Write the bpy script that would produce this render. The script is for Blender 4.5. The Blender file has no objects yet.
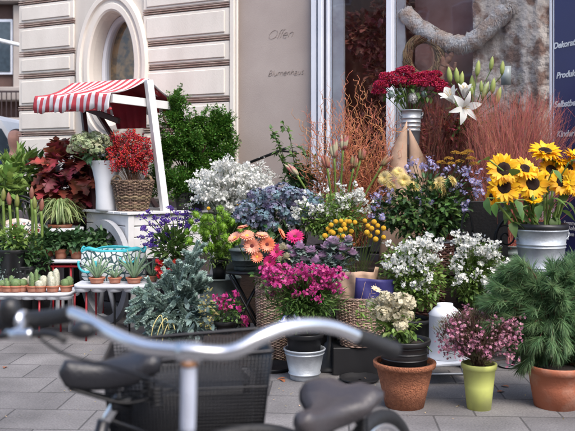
import bpy, math, random
import numpy as np
from mathutils import Vector, Matrix

# ------------------------------------------------------------------ camera, sky, sun, exposure
SC = bpy.context.scene
COL = SC.collection
FPX = 798.6          # focal length in photograph pixels (50 mm on a 36 mm sensor, 575 px wide)
HOR = 175.0          # row of the horizon
EYE = 1.3
R = math.radians
cam_d = bpy.data.cameras.new('camera'); cam = bpy.data.objects.new('camera', cam_d); COL.objects.link(cam)
cam.location = (0, 0, EYE); cam.rotation_euler = (R(90), 0, 0)
cam_d.lens = 50; cam_d.sensor_width = 36; cam_d.shift_y = -(215.5-HOR)/575.0
cam_d.clip_end = 500; cam_d.clip_start = 0.05
cam_d.dof.use_dof = True; cam_d.dof.focus_distance = 5.7; cam_d.dof.aperture_fstop = 3.8
SC.camera = cam
W = bpy.data.worlds.new('World'); SC.world = W; W.use_nodes = True
nt = W.node_tree; bg = nt.nodes['Background']
sky = nt.nodes.new('ShaderNodeTexSky'); sky.sky_type = 'NISHITA'; sky.sun_disc = False
SUN_EL, SUN_ROT = R(52), R(150)
sky.sun_elevation = SUN_EL; sky.sun_rotation = SUN_ROT; sky.dust_density = 3.0; sky.air_density = 1.0; sky.ozone_density = 1.0
nt.links.new(sky.outputs[0], bg.inputs[0]); bg.inputs[1].default_value = 0.15
sl = bpy.data.lights.new('sun', 'SUN'); sun = bpy.data.objects.new('sun', sl); COL.objects.link(sun)
sl.energy = 1.1; sl.angle = R(30); sl.color = (1.0, 0.965, 0.93)
# towards the sun: compass direction as in the sky node
sd = Vector((math.sin(SUN_ROT)*math.cos(SUN_EL), math.cos(SUN_ROT)*math.cos(SUN_EL), math.sin(SUN_EL)))
sun.rotation_euler = sd.to_track_quat('Z', 'Y').to_euler()
SC.view_settings.view_transform = 'Standard'; SC.view_settings.look = 'None'
SC.view_settings.exposure = 1.2; SC.view_settings.gamma = 1.0
SC.cycles.max_bounces = 8; SC.cycles.transparent_max_bounces = 12

rng = np.random.default_rng(11)
random.seed(5)

# ------------------------------------------------------------------ helpers
def P(px, py, d): return np.array([(px-287.5)/FPX*d, d, EYE-(py-HOR)/FPX*d])
def ZZ(py, d): return EYE-(py-HOR)/FPX*d
def XX(px, d): return (px-287.5)/FPX*d
def M_(d): return d/FPX           # metres per photograph pixel at distance d
def nrm(a):
    a = np.asarray(a, float); return a/np.maximum(np.linalg.norm(a, axis=-1, keepdims=True), 1e-9)

class MB:
    def __init__(s): s.V = []; s.n = 0; s.F = {}
    def add(s, V, F, mi=0):
        V = np.asarray(V, float).reshape(-1, 3)
        by = {}
        for f in F: by.setdefault(len(f), []).append(f)
        for k, l in by.items():
            a = np.asarray(l, dtype=np.int64)+s.n
            s.F.setdefault(k, []).append((a, np.full(len(a), mi, dtype=np.int32)))
        s.V.append(V); s.n += len(V); return s
    def stamp(s, t, M, T, mi=None):
        V, F = t; M = np.asarray(M, float); T = np.asarray(T, float)
        n = len(T); nv = len(V)
        if n == 0: return s
        out = np.einsum('nij,vj->nvi', M, V)+T[:, None, :]
        off = s.n+np.arange(n)*nv
        for k, (a, m) in F.items():
            A = (a[None]+off[:, None, None]).reshape(-1, k)
            mm = np.tile(m, n) if mi is None else np.full(len(A), mi, dtype=np.int32)
            s.F.setdefault(k, []).append((A, mm))
        s.V.append(out.reshape(-1, 3)); s.n += n*nv; return s
    def tmpl(s):
        return (np.concatenate(s.V), {k: (np.concatenate([x[0] for x in l]), np.concatenate([x[1] for x in l])) for k, l in s.F.items()})
    def build(s, name, mats, parent=None, smooth=True, origin=None):
        V = np.concatenate(s.V) if s.V else np.zeros((0, 3))
        if not isinstance(mats, (list, tuple)): mats = [mats]
        if origin is None: origin = thing_loc(parent) if parent is not None else np.zeros(3)
        V = V-np.asarray(origin)[None]
        me = bpy.data.meshes.new(name)
        loops = []; starts = []; mis = []; st = 0
        for k, l in s.F.items():
            A = np.concatenate([x[0] for x in l]); m = np.concatenate([x[1] for x in l])
            loops.append(A.reshape(-1)); starts.append(st+np.arange(len(A))*k); mis.append(m); st += A.size
        me.vertices.add(len(V)); me.vertices.foreach_set('co', V.astype(np.float32).reshape(-1))
        if loops:
            L = np.concatenate(loops); S_ = np.concatenate(starts); MI = np.concatenate(mis)
            me.loops.add(len(L)); me.loops.foreach_set('vertex_index', L.astype(np.int32))
            me.polygons.add(len(S_)); me.polygons.foreach_set('loop_start', S_.astype(np.int32))
            me.polygons.foreach_set('material_index', MI)
            me.polygons.foreach_set('use_smooth', np.full(len(S_), smooth))
        me.update(calc_edges=True)
        for m in mats: me.materials.append(m)
        o = bpy.data.objects.new(name, me); COL.objects.link(o)
        if parent is not None: o.parent = parent
        else: o.location = origin
        return o

def thing_loc(o):
    while o.parent is not None: o = o.parent
    return np.array(o.location)
def tag(o, label, cat, group=None, kind=None):
    o['label'] = label; o['category'] = cat
    if group: o['group'] = group
    if kind: o['kind'] = kind
    return o
def thing(name, label, cat, loc=(0, 0, 0), group=None):
    o = bpy.data.objects.new(name, None); COL.objects.link(o); o.location = tuple(float(v) for v in loc)
    o.empty_display_size = .05
    return tag(o, label, cat, group)
def copy_tree(o, parent=None):
    c = o.copy(); COL.objects.link(c); c.parent = parent
    for ch in list(o.children): copy_tree(ch, c)
    return c

def box(c, s, rz=0, bev=0):
    c = np.asarray(c, float); hx, hy, hz = np.asarray(s, float)/2
    if bev <= 0:
        V = np.array([[x, y, z] for x in (-hx, hx) for y in (-hy, hy) for z in (-hz, hz)])
        F = [(0, 1, 3, 2), (4, 6, 7, 5), (0, 4, 5, 1), (2, 3, 7, 6), (0, 2, 6, 4), (1, 5, 7, 3)]
    else:
        b = min(bev, hx*.9, hy*.9, hz*.9); V = []; idx = {}
        for sx in (-1, 1):
            for sy in (-1, 1):
                for sz in (-1, 1):
                    for ax in range(3):
                        v = np.array([sx*hx, sy*hy, sz*hz]); 
                        for k in range(3):
                            if k != ax: v[k] -= (sx, sy, sz)[k]*b
                        idx[(sx, sy, sz, ax)] = len(V); V.append(v)
        F = []
        for ax in range(3):
            o1, o2 = [k for k in range(3) if k != ax]
            for sg in (-1, 1):
                q = []
                for (a, b2) in ((-1, -1), (1, -1), (1, 1), (-1, 1)):
                    t = [0, 0, 0]; t[ax] = sg; t[o1] = a; t[o2] = b2; q.append(idx[(t[0], t[1], t[2], ax)])
                F.append(tuple(q))
        for ax in range(3):      # edges along ax
            o1, o2 = [k for k in range(3) if k != ax]
            for a in (-1, 1):
                for b2 in (-1, 1):
                    q = []
                    for (e, wh) in ((-1, o1), (1, o1), (1, o2), (-1, o2)):
                        t = [0, 0, 0]; t[ax] = e; t[o1] = a; t[o2] = b2; q.append(idx[(t[0], t[1], t[2], wh)])
                    F.append(tuple(q))
        for sx in (-1, 1):
            for sy in (-1, 1):
                for sz in (-1, 1): F.append(tuple(idx[(sx, sy, sz, k)] for k in range(3)))
        V = np.array(V)
    ca, sa = math.cos(rz), math.sin(rz)
    Rm = np.array([[ca, -sa, 0], [sa, ca, 0], [0, 0, 1]])
    return V@Rm.T+c, F
def lathe(c, prof, seg=28, ell=(1, 1), cap0=True, cap1=False):
    c = np.asarray(c, float); V = []; F = []
    th = np.arange(seg)/seg*2*math.pi
    for r, z in prof: V.append(np.stack([np.cos(th)*r*ell[0], np.sin(th)*r*ell[1], np.full(seg, z)], 1))
    V = np.concatenate(V)+c
    n = len(prof)
    for i in range(n-1):
        for j in range(seg):
            k = (j+1) % seg; F.append((i*seg+j, i*seg+k, (i+1)*seg+k, (i+1)*seg+j))
    if cap0: F.append(tuple(range(seg))[::-1])
    if cap1: F.append(tuple((n-1)*seg+j for j in range(seg)))
    return V, F
def tube(path, r, seg=6, cap=True):
    path = np.asarray(path, float); n = len(path)
    r = np.broadcast_to(np.asarray(r, float), (n,))
    tan = nrm(np.gradient(path, axis=0)); V = []
    ref = np.array([0, 0, 1.]) if abs(tan[0][2]) < .9 else np.array([1., 0, 0])
    u = nrm(np.cross(tan[0], ref))
    th = np.arange(seg)/seg*2*math.pi
    for i in range(n):
        u = nrm(u-tan[i]*np.dot(u, tan[i])); v = np.cross(tan[i], u)
        V.append(path[i]+r[i]*(np.cos(th)[:, None]*u+np.sin(th)[:, None]*v))
    V = np.concatenate(V); F = []
    for i in range(n-1):
        for j in range(seg):
            k = (j+1) % seg; F.append((i*seg+j, i*seg+k, (i+1)*seg+k, (i+1)*seg+j))
    if cap: F.append(tuple(range(seg))[::-1]); F.append(tuple((n-1)*seg+j for j in range(seg)))
    return V, F
def spline(pts, n=20):
    pts = np.asarray(pts, float); m = len(pts)
    if m == 2: return pts[0]+(pts[1]-pts[0])*np.linspace(0, 1, n)[:, None]
    out = []; t = np.linspace(0, m-1-1e-6, n)
    for x in t:
        i = int(x); f = x-i
        p0 = pts[max(i-1, 0)]; p1 = pts[i]; p2 = pts[i+1]; p3 = pts[min(i+2, m-1)]
        out.append(.5*((2*p1)+(-p0+p2)*f+(2*p0-5*p1+4*p2-p3)*f*f+(-p0+3*p1-3*p2+p3)*f**3))
    return np.array(out)
def sphere(c, r, seg=10, rings=6, ell=(1, 1, 1)):
    prof = [(math.sin(a)*1, -math.cos(a)) for a in np.linspace(.15, math.pi-.15, rings)]
    V, F = lathe((0, 0, 0), prof, seg, cap0=True, cap1=True)
    return V*np.array(ell)*r+np.asarray(c), F
# templates: leaf along +Y with its face to +Z ; flower looks to +Z
def t_leaf(l=1, w=.4, seg=3, curl=.25, fold=.18, pw=.8, mi=0, base=0.0):
    V = []; F = []
    for i in range(seg+1):
        t = i/seg; ww = w/2*(math.sin(math.pi*min(1, t**pw))+base*(1-t)) ; ww = max(ww, .012*l)
        z = -curl*l*t*t
        V += [(-ww, t*l, z+fold*ww), (0, t*l, z), (ww, t*l, z+fold*ww)]
    for i in range(seg):
        a = i*3; F += [(a, a+1, a+4, a+3), (a+1, a+2, a+5, a+4)]
    return MB().add(V, F, mi).tmpl()
def t_lobed(l=1, w=.8, mi=0, fold=.15, curl=.25, lobes=((.0, .05), (.18, .16), (.22, .5), (.34, .22), (.42, .5), (.56, .2), (.64, .42), (.8, .14), (.88, .2), (1, .01))):
    V = []; F = []
    for t, h in lobes:
        z = -curl*l*t*t
        V += [(-h*w, t*l+(.08*l if h > .35 else 0), z+fold*h*w), (0, t*l, z), (h*w, t*l+(.08*l if h > .35 else 0), z+fold*h*w)]
    for i in range(len(lobes)-1):
        a = i*3; F += [(a, a+1, a+4, a+3), (a+1, a+2, a+5, a+4)]
    return MB().add(V, F, mi).tmpl()
def t_flower(n=5, rin=.1, r=1, w=.55, lift=.25, curl=.2, seg=2, mi=0, cmi=1, cr=.16, rows=1, pw=.9, jit=.1):
    m = MB()
    for row in range(rows):
        L = t_leaf((r-rin)*(1-.16*row), w*r, seg, curl, .12, pw, mi, base=.25)
        for i in range(n):
            a = (i+row*.5)/n*2*math.pi+random.uniform(-jit, jit)/n; ca, sa = math.cos(a), math.sin(a)
            e = lift+row*.3+random.uniform(-.08, .08)
            Rx = np.array([[1, 0, 0], [0, math.cos(e), -math.sin(e)], [0, math.sin(e), math.cos(e)]])
            Rz = np.array([[ca, -sa, 0], [sa, ca, 0], [0, 0, 1]])
            m.stamp(L, [Rz@Rx], [Rz@np.array([0, rin, .02*r+.03*r*row])])
    if cr > 0:
        V, F = lathe((0, 0, .02*r), [(cr, 0), (cr*.95, cr*.3), (cr*.6, cr*.5), (cr*.15, cr*.52)], 8, cap1=True); m.add(V, F, cmi)
    return m.tmpl()
def basisY(d, roll=None, up=None):
    """matrices taking +Y to d, +Z roughly up"""
    d = nrm(d); n = len(d)
    up = np.tile([0, 0, 1.], (n, 1)) if up is None else np.broadcast_to(up, d.shape)
    x = np.cross(d, up+rng.normal(0, .02, d.shape)); x = nrm(x); z = np.cross(x, d)
    if roll is not None:
        c = np.cos(roll)[:, None]; s_ = np.sin(roll)[:, None]; x, z = x*c+z*s_, z*c-x*s_
    return np.stack([x, d, z], 2)
def basisZ(d, roll=None):
    d = nrm(d); r = rng.normal(size=d.shape); x = nrm(np.cross(d, r)); y = np.cross(d, x)
    return np.stack([x, y, d], 2)
def rdir(n, zmin=-1):
    v = nrm(rng.normal(size=(n, 3)))
    if zmin > -1:
        for _ in range(20):
            b = v[:, 2] < zmin
            if not b.any(): break
            v[b] = nrm(rng.normal(size=(b.sum(), 3)))
    return v
def cloud(c, r, n, inner=.45, lump=.18, zmin=-1, k=7):
    """points in a lumpy ellipsoid shell; returns points and outward directions"""
    c = np.asarray(c, float); r = np.asarray(r, float)
    d = rdir(n, zmin); L = rdir(k); w = np.max(d@L.T, axis=1)
    f = (1-lump+lump*1.6*np.clip(w, 0, 1)**3)
    rad = rng.uniform(inner**2, 1, n)**.5
    p = c+d*r*(rad*f)[:, None]
    return p, nrm(d/r)
def leaves(mb, p, d, tm, size, var=.3, mi=None, up=.0, spread=.5, droop=0):
    n = len(p); dd = nrm(d+rng.normal(0, spread, (n, 3))+np.array([0, 0, up-droop]))
    s = size*rng.uniform(1-var, 1+var, n)
    mb.stamp(tm, basisY(dd, rng.uniform(-.7, .7, n))*s[:, None, None], p, mi)
def heads(mb, p, d, tms, size, var=.32, spread=.45):
    n = len(p); dd = nrm(d+rng.normal(0, spread, (n, 3))); s = size*rng.uniform(1-var, 1+var, n)
    if not isinstance(tms, list): tms = [tms]
    w = rng.integers(0, len(tms), n)
    for i, t in enumerate(tms):
        q = w == i
        if q.any(): mb.stamp(t, (basisZ(dd[q])*s[q][:, None, None]), p[q])
def stems(mb, base, tips, r=.002, mi=0, bulge=.3, seg=3, n=5, jit=.01):
    base = np.asarray(base, float)
    for t in tips:
        b = base+np.array([rng.normal(0, jit), rng.normal(0, jit), 0]) if base.ndim == 1 else base[rng.integers(len(base))]
        mid = b*(1-bulge)+t*bulge; mid = mid.copy(); mid[2] = b[2]+(t[2]-b[2])*.6
        s = np.linspace(0, 1, n)[:, None]
        mb.add(*tube(b*(1-s)**2+2*mid*s*(1-s)+t*s*s, r, seg, cap=False), mi)

# ------------------------------------------------------------------ materials
MATS = {}
def mat(name, col, rough=.6, col2=None, ns=8., island=0., metal=0., bump=0., bscale=60., trans=0., spec=.5, detail=4., stretch=None, coat=0., contrast=(.35, .65), dist=.01):
    m = bpy.data.materials.new(name); m.use_nodes = True; t = m.node_tree; N = t.nodes; b = N['Principled BSDF']; L = t.links
    b.inputs['Roughness'].default_value = rough; b.inputs['Metallic'].default_value = metal
    b.inputs['Specular IOR Level'].default_value = spec
    if coat: b.inputs['Coat Weight'].default_value = coat; b.inputs['Coat Roughness'].default_value = .15
    col2 = col2 or tuple(c*.72 for c in col)
    tc = N.new('ShaderNodeTexCoord'); mp = N.new('ShaderNodeMapping'); L.new(tc.outputs['Object'], mp.inputs[0])
    if stretch: mp.inputs['Scale'].default_value = stretch
    no = N.new('ShaderNodeTexNoise'); no.inputs['Scale'].default_value = ns; no.inputs['Detail'].default_value = detail; L.new(mp.outputs[0], no.inputs[0])
    rp = N.new('ShaderNodeMapRange'); rp.inputs[1].default_value = contrast[0]; rp.inputs[2].default_value = contrast[1]; L.new(no.outputs[0], rp.inputs[0])
    mx = N.new('ShaderNodeMix'); mx.data_type = 'RGBA'; mx.inputs[6].default_value = (*col, 1); mx.inputs[7].default_value = (*col2, 1)
    L.new(rp.outputs[0], mx.inputs[0]); out = mx.outputs[2]
    if island > 0:
        ge = N.new('ShaderNodeNewGeometry')
        if 'Random Per Island' in ge.outputs:
            ad = N.new('ShaderNodeMath'); ad.operation = 'ADD'; ad.inputs[1].default_value = 0
            m1 = N.new('ShaderNodeMapRange'); L.new(ge.outputs['Random Per Island'], m1.inputs[0]); m1.inputs[3].default_value = 1-island; m1.inputs[4].default_value = 1+island
            hs = N.new('ShaderNodeHueSaturation'); L.new(out, hs.inputs['Color']); L.new(m1.outputs[0], hs.inputs['Value'])
            m2 = N.new('ShaderNodeMath'); m2.operation = 'MULTIPLY'; m2.inputs[1].default_value = 7.31; L.new(ge.outputs['Random Per Island'], m2.inputs[0])
            m3 = N.new('ShaderNodeMath'); m3.operation = 'FRACT'; L.new(m2.outputs[0], m3.inputs[0])
            m4 = N.new('ShaderNodeMapRange'); L.new(m3.outputs[0], m4.inputs[0]); m4.inputs[3].default_value = .5-.06*island; m4.inputs[4].default_value = .5+.06*island
            L.new(m4.outputs[0], hs.inputs['Hue']); out = hs.outputs[0]
    L.new(out, b.inputs['Base Color'])
    if bump > 0:
        n2 = N.new('ShaderNodeTexNoise'); n2.inputs['Scale'].default_value = bscale; n2.inputs['Detail'].default_value = 5; L.new(mp.outputs[0], n2.inputs[0])
        bp = N.new('ShaderNodeBump'); bp.inputs['Strength'].default_value = bump; bp.inputs['Distance'].default_value = dist; L.new(n2.outputs[0], bp.inputs['Height']); L.new(bp.outputs[0], b.inputs['Normal'])
    if trans > 0:
        tr = N.new('ShaderNodeBsdfTranslucent'); L.new(out, tr.inputs[0]); ms = N.new('ShaderNodeMixShader'); ms.inputs[0].default_value = trans
        L.new(b.outputs[0], ms.inputs[1]); L.new(tr.outputs[0], ms.inputs[2]); L.new(ms.outputs[0], N['Material Output'].inputs[0])
    MATS[name] = m; return m
def leafm(name, col, island=.35, trans=.3, rough=.5, col2=None, **k): return mat(name, col, rough, col2, ns=14, island=island, trans=trans, **k)
g_mid = leafm('leaf_green', (.11, .21, .05))
g_dark = leafm('leaf_dark', (.052, .115, .038), trans=.2, rough=.4)
g_deep = leafm('leaf_deep', (.065, .14, .05), trans=.2)
g_light = leafm('leaf_light', (.22, .35, .08), trans=.35)
g_yel = leafm('leaf_variegated', (.42, .48, .22), col2=(.16, .25, .07), trans=.35)
g_grey = leafm('leaf_greygreen', (.24, .32, .29), trans=.15)
g_blue = leafm('fir_blue', (.44, .56, .50), col2=(.32, .44, .40), trans=.3)
g_pine = leafm('pine_needle', (.33, .49, .25), island=.4, trans=.4, col2=(.15, .30, .14))
g_shrub = leafm('shrub_green', (.09, .22, .03), island=.45, trans=.25)
g_stem = mat('stem_green', (.14, .21, .06), .5, island=.2)
g_stemd = mat('stem_dark', (.05, .07, .025), .6, island=.2)
g_aloe = mat('aloe_green', (.17, .28, .16), .4, col2=(.23, .34, .22), ns=60, island=.15)
g_cact = mat('cactus_green', (.15, .24, .09), .6, island=.2, bump=.4, bscale=200)
c_spine = mat('cactus_white_spines', (.70, .68, .56), .8, col2=(.40, .42, .30), ns=120, bump=.6, bscale=260)
brownst = mat('twig_brown', (.12, .06, .035), .7, island=.3)
willow = mat('willow_orange', (.62, .25, .12), .6, col2=(.45, .16, .08), ns=12, island=.35)
redgrass = mat('red_grass', (.58, .20, .15), .7, col2=(.46, .15, .12), ns=6, island=.45, trans=.25)
redleaf = leafm('leaf_red', (.36, .045, .05), island=.5, trans=.3, col2=(.10, .04, .02))
maroon = leafm('leaf_maroon', (.10, .02, .022), island=.5, trans=.2)
p_white = leafm('petal_white', (.80, .80, .78), island=.06, trans=.3, col2=(.72, .74, .70))
p_cream = leafm('petal_cream', (.72, .66, .47), island=.12, trans=.3)
p_yellow = leafm('petal_yellow', (.95, .62, .012), island=.12, trans=.3, col2=(.93, .46, .006))
p_lemon = leafm('petal_lemon', (.78, .62, .16), island=.15, trans=.3, col2=(.66, .55, .30))
p_mustard = leafm('yarrow_mustard', (.62, .36, .05), island=.2, trans=.1)
p_ball = mat('craspedia_yellow', (.75, .44, .02), .8, col2=(.6, .33, .01), ns=200, island=.12, bump=.8, bscale=420)
p_peach = leafm('petal_peach', (.88, .34, .22), island=.12, trans=.3, col2=(.88, .48, .34))
p_coral = leafm('petal_coral', (.85, .22, .10), island=.12, trans=.3, col2=(.88, .38, .22))
p_hot = leafm('petal_hotpink', (.70, .02, .20), island=.15, trans=.3)
p_pink = leafm('petal_magenta', (.44, .02, .17), island=.35, trans=.3, col2=(.55, .06, .26))
p_sedum = leafm('sedum_red', (.55, .03, .10), island=.4, trans=.25, col2=(.40, .02, .07))
p_red = leafm('berry_red', (.52, .012, .015), island=.25, trans=.1, rough=.35)
p_purple = leafm('petal_purple', (.10, .04, .36), island=.3, trans=.25, col2=(.16, .07, .40))
p_lilac = leafm('petal_lilac', (.42, .40, .75), island=.18, trans=.3)
p_lime = leafm('pompom_lime', (.19, .37, .03), island=.2, trans=.25)
p_hydb = leafm('hydrangea_blue', (.17, .30, .34), island=.35, trans=.25, col2=(.24, .19, .32))
p_hydg = leafm('hydrangea_green', (.33, .42, .22), island=.25, trans=.25, col2=(.45, .44, .28))
p_kale = leafm('kale_purple', (.62, .38, .60), island=.25, trans=.3, col2=(.52, .44, .52))
p_wax = leafm('waxflower_pink', (.42, .15, .24), island=.45, trans=.25, col2=(.50, .28, .32))
p_dusk = leafm('bud_dusky', (.42, .12, .11), island=.2, trans=.2, col2=(.30, .28, .12))
c_brown = mat('seed_head', (.035, .012, .008), .9, island=.1, bump=1, bscale=300)
c_dkred = mat('gerbera_eye', (.20, .03, .03), .9, bump=1, bscale=300)
c_yel = mat('flower_eye', (.65, .42, .05), .8)
zinc = mat('zinc', (.52, .54, .56), .42, col2=(.36, .38, .40), ns=26, metal=.75, bump=.15, bscale=30, detail=6)
zincd = mat('zinc_dull', (.20, .23, .23), .55, col2=(.12, .15, .14), ns=14, metal=.4, bump=.2, bscale=30)
galv = mat('zinc_pale', (.50, .54, .58), .5, col2=(.38, .41, .45), ns=14, metal=.45, bump=.2, bscale=60)
blackp = mat('black_plastic', (.016, .016, .018), .42, island=0)
blackm = mat('black_iron', (.012, .012, .014), .45, metal=.3, bump=.2)
terra = mat('terracotta', (.42, .135, .07), .85, col2=(.50, .27, .19), ns=7, detail=8, contrast=(.48, .72), bump=.25, bscale=90)
fibre = mat('coir_fibre', (.50, .19, .095), .95, col2=(.34, .12, .06), ns=60, bump=1.0, bscale=140, dist=.02)
limepot = mat('lime_pot', (.60, .64, .18), .5, col2=(.47, .49, .17), ns=9, detail=8, contrast=(.45, .7))
whitep = mat('white_paint', (.78, .78, .78), .5, col2=(.66, .66, .66), ns=5, bump=.08, bscale=20)
whitem = mat('white_enamel', (.74, .76, .80), .4, col2=(.62, .64, .68), ns=4)
greyw = mat('grey_painted_wood', (.42, .43, .45), .7, col2=(.30, .31, .33), ns=6, bump=.2)
redm = mat('red_lacquer', (.42, .018, .03), .4)
soil = mat('soil', (.03, .02, .014), 1, bump=1, bscale=80)
wick = mat('wicker', (.25, .17, .11), .75, col2=(.12, .075, .05), ns=30, island=.4, bump=.4, bscale=120)
wickp = mat('wicker_pale', (.42, .31, .24), .75, col2=(.22, .14, .10), ns=30, island=.4, bump=.4, bscale=120)
wickr = mat('wicker_brown', (.17, .075, .05), .7, col2=(.09, .04, .03), ns=30, island=.35, bump=.4, bscale=120)
kraft = mat('kraft_paper', (.50, .34, .24), .8, col2=(.40, .26, .18), ns=10, bump=.3, bscale=14, dist=.02)
navy = mat('navy_paper', (.03, .025, .15), .6, bump=.3, bscale=14)
dwood = mat('dark_wood', (.045, .025, .018), .7, bump=.4, bscale=30, stretch=(1, 1, 8))
stripe_r = mat('awning_red', (.60, .07, .09), .85, col2=(.54, .06, .08), ns=12, bump=.15, trans=.2)
stripe_w = mat('awning_white', (.80, .76, .77), .85, col2=(.74, .70, .72), ns=12, bump=.15, trans=.2)
redcloth = mat('red_cloth', (.24, .012, .025), .9, col2=(.17, .008, .02), ns=6, bump=.4, bscale=10, dist=.03)
brownp = mat('brown_paint', (.07, .018, .02), .5)
tarp = mat('cream_plaster', (.67, .625, .57), .85, col2=(.57, .525, .475), ns=4, detail=8, stretch=(1, 1, .3), bump=.35, bscale=150, dist=.004)
tarp2 = mat('cream_plaster_light', (.75, .70, .635), .85, col2=(.65, .60, .54), ns=4, detail=8, stretch=(1, 1, .3), bump=.35, bscale=150, dist=.004)
shadow_dirt = mat('groove_shadow_dirt', (.33, .22, .19), .9, col2=(.50, .40, .35), ns=14)  # brown for the groove strips: painted groove shadow together with dirt lines
taupe = mat('taupe_plaster', (.41, .35, .32), .8, col2=(.33, .275, .25), ns=1.6, detail=9, bump=.3, bscale=130, dist=.004)
stone = mat('plinth_stone', (.20, .165, .17), .85, col2=(.13, .105, .11), ns=6, bump=.4)
joint = mat('plinth_joint', (.05, .04, .04), .9)
wframe = mat('window_white', (.72, .75, .82), .4, col2=(.64, .67, .75), ns=3)
wdark = mat('window_seal', (.03, .03, .05), .4)
intr = mat('shop_interior', (.42, .22, .16), .8, col2=(.25, .11, .08), ns=3)
straw = mat('straw', (.50, .33, .16), .9, col2=(.35, .20, .10), ns=40, island=.35, bump=.8, bscale=150)
fur = mat('white_fleece', (.88, .82, .75), .95, col2=(.70, .52, .40), ns=12, bump=1, bscale=60, dist=.02, contrast=(.4, .6))
bark = mat('birch_bark', (.80, .69, .58), .85, col2=(.34, .20, .14), ns=7, bump=1, bscale=22, dist=.03, detail=12, contrast=(.47, .60))
drift = mat('driftwood', (.50, .27, .17), .85, col2=(.30, .13, .08), ns=20, bump=.6, bscale=40)
signb = mat('sign_blue', (.026, .026, .13), .35, col2=(.022, .022, .11), ns=2)
signw = mat('sign_lettering', (.88, .88, .90), .5)
scrib = mat('scratched_line', (.315, .26, .238), .9)
chrome = mat('brushed_aluminium', (.86, .86, .88), .27, metal=.95, ns=4)
rubber = mat('black_rubber', (.018, .018, .02), .6, bump=.3, bscale=90)
leather = mat('black_leather', (.022, .022, .027), .38, bump=.25, bscale=120)
brleather = mat('grey_brown_leather', (.06, .052, .056), .38, bump=.2, bscale=100)
steel = mat('bike_black', (.02, .02, .024), .3, metal=.3)
wsteel = mat('bike_white', (.62, .66, .78), .3, coat=.5)
turq = mat('turquoise_trim', (.05, .48, .55), .6)
skin = mat('skin', (.52, .27, .20), .6)
jacket = mat('navy_jacket', (.02, .035, .10), .85, bump=.4)
hairm = mat('brown_hair', (.05, .03, .02), .8)
carw = mat('van_white', (.80, .80, .80), .5, ns=1)
glassd = mat('car_glass', (.05, .07, .09), .08)

def glass(name, tint=(.9, .92, .95)):
    m = bpy.data.materials.new(name); m.use_nodes = True; t = m.node_tree; N = t.nodes; N.remove(N['Principled BSDF'])
    tr = N.new('ShaderNodeBsdfTransparent'); tr.inputs[0].default_value = (*tint, 1)
    gl = N.new('ShaderNodeBsdfGlossy'); gl.inputs['Roughness'].default_value = .02
    lw = N.new('ShaderNodeLayerWeight'); lw.inputs['Blend'].default_value = .5
    pw_ = N.new('ShaderNodeMath'); pw_.operation = 'POWER'; pw_.inputs[1].default_value = 4; t.links.new(lw.outputs['Facing'], pw_.inputs[0])
    fr = N.new('ShaderNodeMath'); fr.operation = 'MULTIPLY_ADD'; fr.inputs[1].default_value = .9; fr.inputs[2].default_value = .085; t.links.new(pw_.outputs[0], fr.inputs[0])
    no = N.new('ShaderNodeTexNoise'); no.inputs['Scale'].default_value = 2.5
    tc = N.new('ShaderNodeTexCoord'); t.links.new(tc.outputs['Object'], no.inputs[0])
    bp = N.new('ShaderNodeBump'); bp.inputs['Strength'].default_value = .05; bp.inputs['Distance'].default_value = .02
    t.links.new(no.outputs[0], bp.inputs['Height']); t.links.new(bp.outputs[0], gl.inputs['Normal'])
    mx = N.new('ShaderNodeMixShader'); t.links.new(fr.outputs[0], mx.inputs[0]); t.links.new(tr.outputs[0], mx.inputs[1]); t.links.new(gl.outputs[0], mx.inputs[2])
    t.links.new(mx.outputs[0], N['Material Output'].inputs[0]); return m
pane_m = glass('window_glass')

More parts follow.
